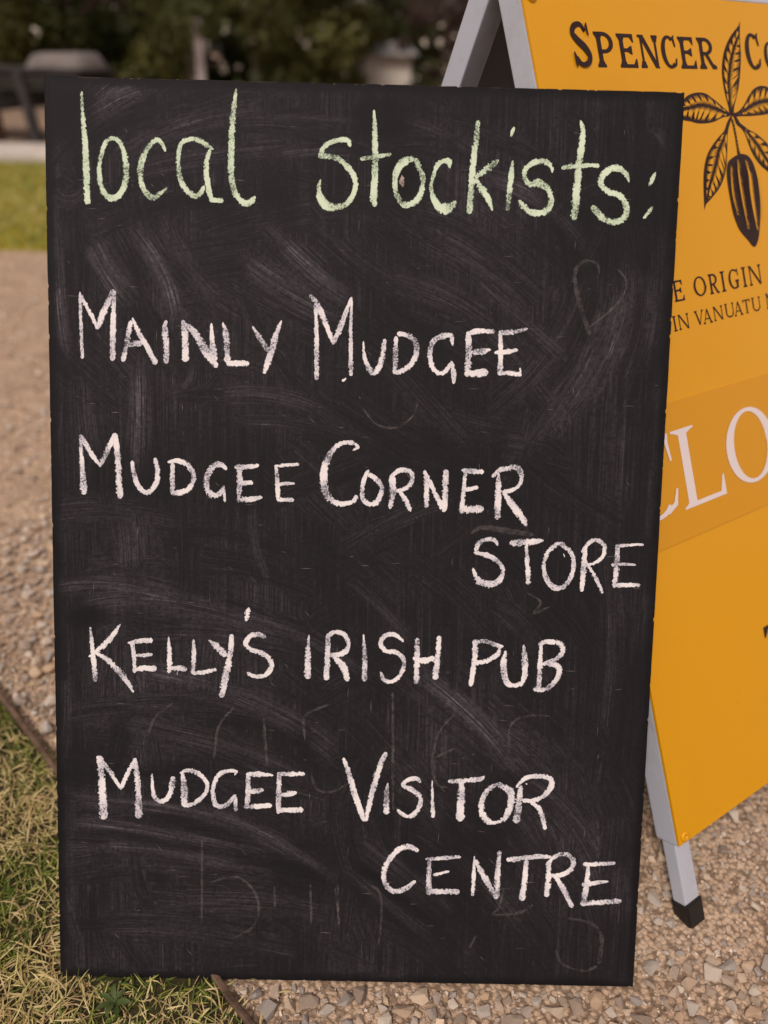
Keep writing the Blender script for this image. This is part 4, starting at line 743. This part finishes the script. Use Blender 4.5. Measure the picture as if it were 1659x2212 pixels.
# ---- serif letters, built from stems, bowls and serifs
def poly_obj(name, polys, mat, parent, y0):
    V, F = [], []
    for i, p in enumerate(polys):
        o = len(V); V += [(a/1000, y0-.000012*i, b/1000) for a, b in p]; F.append(tuple(range(o, o+len(p))))
    me = pymesh(name, V, F); return link(name, me, mat, parent)
def ell(cx, cy, rx, ry, a0, a1, n=26, tk=(1, 1), tt=1.0):
    """ring segment, thick at the sides (tk x) and thin at the poles (tk y)"""
    out = []
    A = [math.radians(a0+(a1-a0)*i/n) for i in range(n+1)]
    for i in range(n):
        q = []
        for a in (A[i], A[i+1]): q.append((cx+rx*math.cos(a), cy+ry*math.sin(a)))
        for a in (A[i+1], A[i]): q.append((cx+(rx-tk[0])*math.cos(a), cy+(ry-tk[1])*math.sin(a)))
        out.append(q)
    return out
def glyph(ch, x0, y0, x1, y1, fam):
    w, h = x1-x0, y1-y0
    T, t, Sf, q = {'slab': (.185, .105, .09, .10), 'book': (.15, .085, .075, .06), 'white': (.155, .06, .085, .035)}[fam]
    T *= h; t *= h; Sf *= h; q *= h; P = []
    R = lambda a, b, c, d: P.append([(a, b), (c, b), (c, d), (a, d)])
    def serif(cx, y, half, dirn, soft=.55):        # bracketed serif on the line y, growing in dirn
        k = soft*half; P.append([(cx-half, y), (cx+half, y), (cx+half, y+dirn*q*.75), (cx+half-k*.35, y+dirn*q), (cx+T*.5, y+dirn*q*2.0), (cx-T*.5, y+dirn*q*2.0), (cx-half+k*.35, y+dirn*q), (cx-half, y+dirn*q*.75)][::1 if dirn > 0 else -1])
    def arm(xa, xb, y, dirn, tick):                # arm with a flared tick at its end
        P.append([(xa, y), (xb, y), (xb, y+dirn*t), (xa, y+dirn*t)][::dirn]); P.append([(xb, y), (xb, y+dirn*tick), (xb-t*.45, y+dirn*tick), (xb-t*1.7, y+dirn*t*.9), (xb-t*2.2, y)][::dirn])
    def diag(xa, ya, xb, yb, th): P.append([(xa-th/2, ya), (xa+th/2, ya), (xb+th/2, yb), (xb-th/2, yb)])
    sx = x0+Sf+T/2
    if ch == 'I': cx = (x0+x1)/2; R(cx-T/2, y0, cx+T/2, y1); serif(cx, y0, w/2, 1); serif(cx, y1, w/2, -1)
    elif ch in 'EL':
        R(sx-T/2, y0, sx+T/2, y1); arm(sx, x1, y0, 1, h*.27); serif(sx, y0, Sf+T/2, 1)
        if ch == 'E':
            arm(sx, x1-w*.08, y1, -1, h*.25); serif(sx, y1, Sf+T/2, -1); m = y0+h*.52; R(sx, m-t/2, x1-w*.28, m+t/2); e = x1-w*.22
            P.append([(e-t*.7, m-h*.12), (e, m-h*.13), (e, m+h*.13), (e-t*.7, m+h*.12), (e-t*1.9, m+t/2), (e-t*1.9, m-t/2)])
        else: serif(sx, y1, Sf+T/2+w*.06, -1)
    elif ch == 'T':
        cx = (x0+x1)/2; R(cx-T/2, y0, cx+T/2, y1); serif(cx, y0, T/2+Sf, 1); arm(cx, x1, y1, -1, h*.22)
        P.append([(x0, y1), (x0, y1-h*.22), (x0+t*.45, y1-h*.22), (x0+t*1.7, y1-t*.9), (cx, y1-t), (cx, y1)])
    elif ch in 'PR':
        R(sx-T/2, y0, sx+T/2, y1); serif(sx, y0, Sf+T/2, 1); serif(sx, y1, Sf+T/2, -1)
        hb = h*(.60 if ch == 'P' else .56); xe = x1 if ch == 'P' else x1-w*.12; cx = sx+(xe-sx)*.32
        P.extend(ell(cx, y1-hb/2, xe-cx, hb/2, -90, 90, 16, (T*.95, t))); R(sx, y1-t, cx, y1); R(sx, y1-hb, cx, y1-hb+t)
        if ch == 'R': diag(x1-T*.75, y0, cx+w*.02, y1-hb+t*.5, T*.95); P.append([(x1-T*1.3, y0), (x1, y0), (x1, y0+q*.8), (x1-T*.7, y0+q*1.6)])
    elif ch in 'NM':
        a = x0+Sf+t/2; b = x1-Sf-t/2 if ch == 'N' else x1-Sf-T/2; R(a-t/2, y0, a+t/2, y1); serif(a, y0, Sf+t/2, 1)
        P.append([(x0, y1), (a+T*.7, y1), (a+T*.6, y1-q), (x0, y1-q*.8)])
        if ch == 'N': R(b-t/2, y0, b+t/2, y1); diag(b-T*.05, y0, a+T*.1, y1, T*1.1); serif(b, y1, Sf+t/2, -1)
        else: R(b-T/2, y0, b+T/2, y1); serif(b, y1, Sf+T/2, -1); serif(b, y0, Sf+T/2, 1); m = (a+b)/2; diag(m, y0+h*.08, a+T*.1, y1, T); diag(m, y0+h*.08, b-t*.1, y1, t)
    elif ch == 'V':
        m = (x0+x1)/2; a = x0+Sf+T*.4; b = x1-Sf-t*.3; diag(m, y0, a, y1, T*1.05); diag(m, y0, b, y1, t); serif(a, y1, Sf+T*.55, -1); serif(b, y1, Sf+t*.5, -1)
    elif ch == 'A':
        m = (x0+x1)/2; a = x0+Sf+t*.3; b = x1-Sf-T*.4; diag(a, y0, m, y1, t); diag(b, y0, m, y1, T*1.05); serif(a, y0, Sf+t*.5, 1); serif(b, y0, Sf+T*.6, 1); R(a+(m-a)*.33, y0+h*.30, b-(b-m)*.33, y0+h*.30+t*.9)
    elif ch == 'U':
        a = x0+Sf+T/2; b = x1-Sf-t/2; ry_ = h*.34; R(a-T/2, y0+ry_, a+T/2, y1); R(b-t/2, y0+ry_, b+t/2, y1); serif(a, y1, Sf+T/2, -1); serif(b, y1, Sf+t/2, -1)
        cx = (a-T/2+b+t/2)/2; P.extend(ell(cx, y0+ry_, cx-a+T/2, ry_, 180, 360, 18, ((T+t)/2, t*1.1)))
    elif ch == 'O': P.extend(ell((x0+x1)/2, (y0+y1)/2, w/2, h/2, 0, 360, 44, (T*1.05, t*.85)))
    elif ch in 'CG':
        cx = x0+w*.54; P.extend(ell(cx, (y0+y1)/2, cx-x0, h/2, 52, 308, 34, (T*1.05, t*.9)))
        ex = x1-w*.06; P.append([(cx+w*.18, y1-h*.035), (ex, y1-h*.13), (ex+t*.3, y1+h*.0), (ex-t*.3, y1), (ex-t*.6, y1-h*.06)]); P.append([(ex-t*.9, y1-h*.12), (ex-t*.1, y1-h*.02), (ex+t*.45, y1-h*.34), (ex-t*.1, y1-h*.35)])
        if ch == 'C': P.append([(cx+w*.20, y0+h*.02), (ex, y0+h*.10), (x1, y0+h*.30), (x1-t*.5, y0+h*.31), (ex-t*.9, y0+h*.15), (cx+w*.18, y0+h*.085)])
        else: gx = x1-Sf-T/2; R(gx-T/2, y0+h*.07, gx+T/2, y0+h*.42); serif(gx, y0+h*.45, Sf+T/2, -1, .4); P.append([(cx+w*.15, y0+h*.01), (gx+T/2, y0+h*.08), (gx+T/2, y0+h*.2), (cx+w*.15, y0+h*.09)])
    elif ch == 'S':
        pts = [(x1-w*.18, y1-h*.2, t), (x0+w*.62, y1-t*.45, t*1.1), (x0+w*.28, y1-h*.09, t*1.3), (x0+T*.45, y1-h*.25, T*.8), (x0+w*.33, y0+h*.60, T*.95), (x0+w*.68, y0+h*.43, T*.98), (x1-T*.45, y0+h*.24, T*.8), (x0+w*.70, y0+h*.08, t*1.25), (x0+w*.36, y0+t*.5, t), (x0+w*.12, y0+h*.2, t)]
        s = catmull(pts, .7); d = np.gradient(s[:, :2], axis=0); d /= np.linalg.norm(d, axis=1)[:, None]; nr = np.stack([-d[:, 1], d[:, 0]], 1)*s[:, 2:3]/2
        A_, B_ = s[:, :2]+nr, s[:, :2]-nr
        for k in range(len(s)-1): P.append([tuple(A_[k]), tuple(A_[k+1]), tuple(B_[k+1]), tuple(B_[k])])
        P.append([(x1-w*.20, y1-h*.10), (x1-w*.12, y1-h*.02), (x1-w*.06, y1-h*.01), (x1-w*.02, y1-h*.29), (x1-w*.09, y1-h*.30)])
        P.append([(x0+w*.24, y0+h*.12), (x0+w*.10, y0), (x0+w*.03, y0), (x0, y0+h*.32), (x0+w*.07, y0+h*.33)])
    return P
for fam, ch, x0, z0, x1, z1 in GLYPHS:
    if fam == 'white': z0, z1 = 463.4, 551.5
    if fam == 'slab': z0 = 926.6
    poly_obj('printed_letter', glyph(ch, x0, z0, x1, z1, fam), MT['inkw' if fam == 'white' else 'ink'], sign, -.0012 if fam == 'white' else -.0003)

# ---- cocoa pod and leaves
def inside(pt, poly):
    x, y = pt; c = False; n = len(poly); j = n-1
    for i in range(n):
        xi, yi = poly[i][:2]; xj, yj = poly[j][:2]
        if (yi > y) != (yj > y) and x < (xj-xi)*(y-yi)/(yj-yi)+xi: c = not c
        j = i
    return c
def smooth_poly(p, step=3.0):
    q = [(a[0], a[1], 1) for a in p]; s = catmull(q+[q[0]], step); return [tuple(v[:2]) for v in s[:-1]]
def emblem_leaf(key, mid, seed, sense=1):
    out = smooth_poly(EMBLEM[key]); lf = poly_obj('emblem_leaf', [out], MT['ink'], sign, -.0003); r = random.Random(seed)
    m = catmull([(a[0], a[1], 1) for a in EMBLEM[mid]], 1.15)[:, :2]; hs = []
    d = np.gradient(m, axis=0); d /= np.linalg.norm(d, axis=1)[:, None]
    for i in range(3, len(m)-3):
        for sd_ in (-1, 1):
            ph = (i+(3 if sd_ > 0 else 0)) % 9
            if ph in (0,): continue
            nr = np.array([-d[i][1], d[i][0]])*sd_; dv = d[i]*.62+nr*.8; dv /= np.linalg.norm(dv)
            Lm = 0
            while Lm < 60 and inside(m[i]+dv*(Lm+.5), out): Lm += .5
            if Lm < 4: continue
            a = 1.1+r.uniform(0, .5)+(.6 if ph in (1, 8) else 0); b = Lm-1.6-r.uniform(0, Lm*.16)
            if ph in (1, 8): b = a+(b-a)*r.uniform(.35, .6)
            if b-a < 1.5: continue
            w0 = .80 if ph in (3, 4, 5, 6) and sd_*sense > 0 else .50
            p0, p1, pm = m[i]+dv*a, m[i]+dv*b, m[i]+dv*(a+(b-a)*.5); pn = np.array([-dv[1], dv[0]])
            hs.append([tuple(p0), tuple(pm+pn*w0), tuple(p1), tuple(pm-pn*w0)])
    poly_obj('hatching', hs, MT['yellow'], lf, -.00055)
emblem_leaf('leaf_top', 'mid_top', 1); emblem_leaf('leaf_left', 'mid_left', 2); emblem_leaf('leaf_right', 'mid_right', 3)
emblem_leaf('leaf_low_left', 'mid_low_left', 4); emblem_leaf('leaf_low_right', 'mid_low_right', 5)
stm = [(a, b, 3.6 if i < 5 else (4.2 if i == 5 else 6)) for i, (a, b, c_) in enumerate(EMBLEM['stem'])]
def flat_ribbon(pts, step):
    s = catmull(pts, step); d = np.gradient(s[:, :2], axis=0); d /= np.maximum(np.linalg.norm(d, axis=1), 1e-9)[:, None]; nr = np.stack([-d[:, 1], d[:, 0]], 1)*s[:, 2:3]/2
    a, b = s[:, :2]+nr, s[:, :2]-nr; return [[tuple(a[k]), tuple(a[k+1]), tuple(b[k+1]), tuple(b[k])] for k in range(len(s)-1)], s, d
ps, s_, d_ = flat_ribbon(stm, 2.0); so_ = poly_obj('emblem_stem', ps, MT['ink'], sign, -.0004)
dots = []
for k in range(1, len(s_)-2, 2):
    x, y = s_[k, :2]; dots.append([(x-1.0, y-.25), (x, y-.6), (x+1.0, y-.2), (x+.9, y+.3), (x, y+.1), (x-.9, y+.3)])
poly_obj('hatching', dots, MT['yellow'], so_, -.0009)
pod_out = smooth_poly(EMBLEM['pod']); pod = poly_obj('emblem_pod', [pod_out], MT['ink'], sign, -.0006)
hs = []
for key, ww, step in (('ridge1', 2.2, 1.7), ('ridge2', 3.0, 1.6), ('ridge3', 5.2, 1.6), ('ridge4', 1.6, 1.7)):
    p = EMBLEM[key]; n = len(p); prof = [.15, .8, 1, .8, .1]
    r_, s, d = flat_ribbon([(a[0], a[1], max(.15, ww*prof[min(4, i)])) for i, a in enumerate(p)], 1.0); hs += r_; rr = random.Random(len(key)+int(ww*7))
    for k in range(2, len(s)-1, 2):
        for sd_ in (-1, 1):
            if rr.random() < .18: continue
            nr = np.array([-d[k][1], d[k][0]])*sd_; a = s[k, :2]+nr*s[k, 2]*.3; tip = a+nr*rr.uniform(1.6, 3.2)+d[k]*rr.uniform(2.2, 4.6)
            if not inside(tip, pod_out): continue
            hs.append([tuple(a-d[k]*.55), tuple(tip), tuple(a+d[k]*.55)])
poly_obj('hatching', hs, MT['yellow'], pod, -.00085)

# ------------------------------------------------------------ far things
# picnic table beyond the lawn
tb = empty('picnic_table', Matrix.Translation((-3.80, 8.55, 0)) @ Matrix.Rotation(math.radians(-8), 4, 'Z'))
tag(tb, 'low dark picnic table with slanting legs beyond the lawn at far left', 'picnic table')
for i in range(5): box('plank', (-.95, .98, -.36+i*.147, -.36+i*.147+.138, .59, .63), MT['darkwood'], tb, .004)
for sy in (-1, 1):
    for i in range(2): y = sy*.68+(i-.5)*.15; box('bench_plank', (-.95, .30, y-.068, y+.068, .38, .42), MT['darkwood'], tb, .004)
    box('apron', (-.92, .95, sy*.32-.02, sy*.32+.02, .50, .589), MT['darkwood'], tb, .003)
for x in (-.7, .32):
    box('crossbeam', (x-.04, x+.04, -.76, .76, .30, .379), MT['darkwood'], tb, .003)
    for sy in (-1, 1):
        sh4 = Matrix.Identity(4); sh4[0][2] = -.32*(1 if x > 0 else -1); sh4[1][2] = -sy*.35
        box('leg', (x+.20*(1 if x > 0 else -1), x+.20*(1 if x > 0 else -1)+.075, sy*.55-.045, sy*.55+.045, 0, .588), MT['darkwood'], tb, .003, sh4)
# a folded grey cover lying on the table
bm = bmesh.new(); rr = random.Random(4); NX, NY = 14, 8; gv = []
for i in range(NX+1):
    for j in range(NY+1):
        u, v = i/NX, j/NY; e_ = min(u, 1-u, v, 1-v); gv.append(bm.verts.new((.40+u*.56, -.27+v*.54, .637+.115*min(1, e_*9)**.5*(.95+.15*u)+rr.uniform(-.008, .008))))
for i in range(NX):
    for j in range(NY): k_ = i*(NY+1)+j; bm.faces.new((gv[k_], gv[k_+NY+1], gv[k_+NY+2], gv[k_+1]))
ef = bmesh.ops.extrude_face_region(bm, geom=[e for e in bm.edges if e.is_boundary]); [setattr(v.co, 'z', .632) for v in ef['geom'] if isinstance(v, bmesh.types.BMVert)]
cv = link('table_cover', bm_mesh('table_cover', bm, True), MT['greycloth']); cv.matrix_world = tb.matrix_world
tag(cv, 'folded pale grey cover lying on the dark picnic table', 'cover')
def post(name, x, y, h, w, mat, label, cat, cap=True, group=None):
    bm = bmesh.new(); box_bm(bm, -w/2, w/2, -w/2, w/2, -.05, h)
    if cap: box_bm(bm, -w*.62, w*.62, -w*.62, w*.62, h+.001, h+.03)
    bevelled(bm, w*.06); o = link(name, bm_mesh(name, bm), mat); o.location = (x, y, 0); o.rotation_euler = (0, 0, random.uniform(-.4, .4)); return tag(o, label, cat, group)
post('timber_post', -3.78, 8.1, .52, .13, MT['redwood'], 'short reddish brown timber post at the far left edge, beyond the lawn', 'post')
post('timber_post', -2.72, 12.4, 1.12, .11, MT['greywood'], 'slim grey post standing before the dark trees, above the blackboard heading', 'post')
def boulder(x, y, s, label):
    v, f = hull(26, int(x*100) % 97+500, .75); o = link('boulder', npmesh('boulder', v*s, f, smooth=False), MT['path']); o.location = (x, y, s*.25); return tag(o, label, 'boulder', 'pale boulders below the trees')
for x, y, s, lb in ((-3.2, 12.3, .42, 'pale boulder under the dark trees, leftmost, right of the picnic table'), (-1.35, 12.6, .26, 'small pale boulder below the trees, left one of the three near the middle'),
                    (-1.02, 12.6, .22, 'smallest pale boulder below the trees, middle one of three'), (-.62, 12.5, .32, 'pale boulder below the trees, beside the gap with the white shed')):
    boulder(x, y, s, lb)
# white shed seen through the gap in the trees
sd2 = empty('shed', Matrix.Translation((-.22, 19.5, 0)) @ Matrix.Rotation(.2, 4, 'Z'))
tag(sd2, 'low pale shed with grey roof seen through the gap in the trees', 'shed')
box('wall', (-.45, .55, 0, 2.0, 0, .72), MT['shed'], sd2)
for k in range(5): box('weatherboard', (-.47, .57, -.03-.004*(k % 2), -.004, .02+k*.147, .02+k*.147+.138), MT['shed'], sd2, .004)
bm = bmesh.new(); vs = [bm.verts.new(p) for p in ((-.6, -.2, .765), (.7, -.2, .765), (.7, 2.2, .765), (-.6, 2.2, .765), (-.6, 1.0, 1.02), (.7, 1.0, 1.02))]
for f in ((0, 1, 5, 4), (2, 3, 4, 5), (0, 4, 3), (1, 2, 5), (0, 3, 2, 1)): bm.faces.new([vs[i] for i in f])
link('roof', bm_mesh('roof', bm), MT['roof'], sd2)

# trees: trunk, limbs and a crown of many leaf faces
def tree_meshes(seed, H_, R_, z0, nleaf, leaf, clumps=34):
    r = np.random.default_rng(seed); rr = random.Random(seed)
    bm = bmesh.new()
    def limb(a, b, r0, r1, k=6):
        a, b = Vector(a), Vector(b); d = (b-a).normalized(); s = d.orthogonal().normalized(); t = d.cross(s); prev = None
        for i in range(k+1):
            u = i/k; c = a.lerp(b, u)+Vector((rr.uniform(-1, 1), rr.uniform(-1, 1), 0))*r0*.35*(0 < i < k); rad = r0+(r1-r0)*u
            ring = [bm.verts.new(c+(s*math.cos(q*math.pi/4)+t*math.sin(q*math.pi/4))*rad) for q in range(8)]
            if prev:
                for q in range(8): bm.faces.new((prev[q], prev[(q+1) % 8], ring[(q+1) % 8], ring[q]))
            prev = ring
    limb((0, 0, -.1), (rr.uniform(-.2, .2), rr.uniform(-.2, .2), H_*.62), .17, .07)
    ends = []
    for i in range(9):
        a = rr.uniform(0, 6.28); h0 = H_*rr.uniform(.15, .55); e = (R_*.75*math.cos(a), R_*.75*math.sin(a), h0+rr.uniform(.2, 1.3)); limb((0, 0, h0), e, .06, .015, 4); ends.append(e)
    tm = bm_mesh('trunk', bm, True)
    cl = []
    for i in range(clumps):
        a = r.uniform(0, 2*np.pi); zc = r.uniform(z0, H_); f = math.sin(math.pi*min(1, max(.12, (zc-z0+.35*H_)/(H_*1.35-z0))))**.6; rad = R_*f*math.sqrt(r.uniform(.12, 1))
        cl.append((rad*math.cos(a), rad*math.sin(a), zc, r.uniform(.35, .8)*R_/2.1))
    cl = np.array(cl); idx = r.integers(0, clumps, nleaf); dv = r.normal(size=(nleaf, 3)); dv /= np.linalg.norm(dv, axis=1)[:, None]
    rad = cl[idx, 3]*(r.random(nleaf)**.35); P = cl[idx, :3]+dv*rad[:, None]*np.array([1, 1, .75]); P[:, 2] = np.maximum(P[:, 2], .05)
    q = r.normal(size=(nleaf, 3)); q /= np.linalg.norm(q, axis=1)[:, None]; w = np.cross(q, dv); w /= np.maximum(np.linalg.norm(w, axis=1), 1e-6)[:, None]; s = leaf*r.uniform(.6, 1.3, nleaf)
    V = np.stack([P-q*s[:, None], P+w*(s*.45)[:, None], P+q*s[:, None], P-w*(s*.45)[:, None]], 1)
    F = (np.array([[0, 1, 2], [0, 2, 3]])[None]+(np.arange(nleaf)*4)[:, None, None]).reshape(-1, 3)
    tone = np.repeat(np.clip(r.random(clumps)[idx]*.6+r.random(nleaf)*.4, 0, 1), 4)
    return tm, npmesh('crown', V.reshape(-1, 3), F, tone)
KM = {'dark': mat_leaf('dark_foliage', (.034, .046, .014), (.12, .13, .04)), 'olive': mat_leaf('olive_foliage', (.05, .06, .015), (.15, .14, .04)), 'brown': mat_leaf('brown_foliage', (.045, .028, .025), (.12, .075, .065))}
TM = {}
for kd, sd_, args in (('dark', 21, (5.6, 2.3, .0, 15000, .075)), ('olive', 22, (5.0, 2.2, .0, 13000, .08)), ('brown', 23, (5.5, 2.0, .3, 9000, .07)), ('high', 24, (8.5, 3.4, 2.0, 15000, .12))):
    tm, cm_ = tree_meshes(sd_, *args); tm.materials.append(MT['bark']); cm_.materials.append(KM[{'high': 'dark'}.get(kd, kd)]); TM[kd] = (tm, cm_)
def tree(kd, x, y, rz_, sc, label, group='trees beyond the lawn'):
    t = empty('tree', Matrix.Translation((x, y, 0)) @ Matrix.Rotation(rz_, 4, 'Z') @ Matrix.Scale(sc, 4)); tag(t, label, 'shrub' if 'shrub' in label else 'tree', group)
    link('trunk', TM[kd][0], None, t); link('crown', TM[kd][1], None, t)
    if kd in ('olive', 'brown') and y < 19: link('glint_flecks', GLINTS, None, t)
br_ = np.random.default_rng(91); nb = 46; a_ = br_.uniform(0, 6.283, nb); zz = np.where(br_.random(nb) < .6, br_.uniform(.15, 1.3, nb), br_.uniform(1.3, 4.5, nb)); rr_ = br_.uniform(1.5, 2.15, nb)
ce = np.stack([rr_*np.cos(a_), rr_*np.sin(a_), zz], 1); Vb = []; Fb = []
for i in range(nb):
    for j in range(7):
        c_ = ce[i]+br_.normal(0, .03, 3); u_ = br_.normal(size=3); u_ /= np.linalg.norm(u_); w_ = np.cross(u_, br_.normal(size=3)); w_ /= np.linalg.norm(w_); k_ = len(Vb)
        Vb += [c_-u_*.03, c_+w_*.026, c_+u_*.03, c_-w_*.026]; Fb += [(k_, k_+1, k_+2), (k_, k_+2, k_+3)]
GLINTS = npmesh('glint_flecks', np.array(Vb), np.array(Fb)); GLINTS.materials.append(two('pale_glint', (.70, .62, .52), (.85, .80, .70), 5, .8, 0, .001))  # pale flecks added in place of bright sky glints among the leaves
 
TREES = [
 ('olive', -1.40, 16.6, .9, .5, 'low olive shrub just left of the pale shed'),
 ('brown', .98, 16.4, 2.9, .50, 'low brownish shrub just right of the pale shed'),
 ('dark', 3.2, 22.5, 1.9, 1.2, 'dark second-row tree right of the shed'),
 ('dark', -1.9, 22.8, .4, 1.2, 'dark tree behind the olive shrub, left of the shed'),
 ('dark', -7.4, 15.2, .3, 1.0, 'dark bushy tree at the far left, behind the picnic table'),
 ('olive', -5.2, 14.0, 1.3, .95, 'olive green bushy tree just right of the picnic table'),
 ('dark', -3.3, 14.6, 2.2, 1.0, 'dark bushy tree behind the slim grey post'),
 ('dark', -5.0, 17.0, 4.0, 1.2, 'dense dark tree in the second row behind the olive tree'),
 ('olive', -2.35, 15.3, 2.9, .95, 'olive tree left of the gap with the shed'),
 ('dark', -3.3, 19.5, 5.0, 1.2, 'dark second-row tree left of the shed'),
 ('dark', -2.6, 17.6, 3.3, .9, 'small dark tree beside the shed on its left'),
 ('brown', 2.45, 14.6, .8, 1.0, 'brownish purple tree right of the gap with the shed'),
 ('brown', 4.3, 17.5, 2.0, 1.2, 'brownish tree behind the white sign frame'),
 ('dark', 5.0, 14.2, 3.7, 1.0, 'dark tree hidden mostly behind the yellow sign'),
 ('dark', .6, 24.0, 1.0, 1.25, 'dark tree rising right behind the low pale shed'),
 ('high', -8.8, 21.0, 2.0, 1.1, 'tall tree at the back left'),
 ('high', 5.5, 21.0, 4.0, 1.0, 'tall tree at the back right'),
 ('dark', -10.0, 17.5, 5.5, 1.2, 'dense dark tree beyond the left edge'),
]
for t in TREES: tree(*t)
for i in range(10):                                               # a second belt of trees further off closes the view
    x = -19+i*4.0; tree('dark' if i % 2 else 'high', x+random.uniform(-.8, .8), 31+random.uniform(-1.5, 1.5), i*1.7, 1.5, 'distant tree in the belt behind the shed', 'distant tree belt')
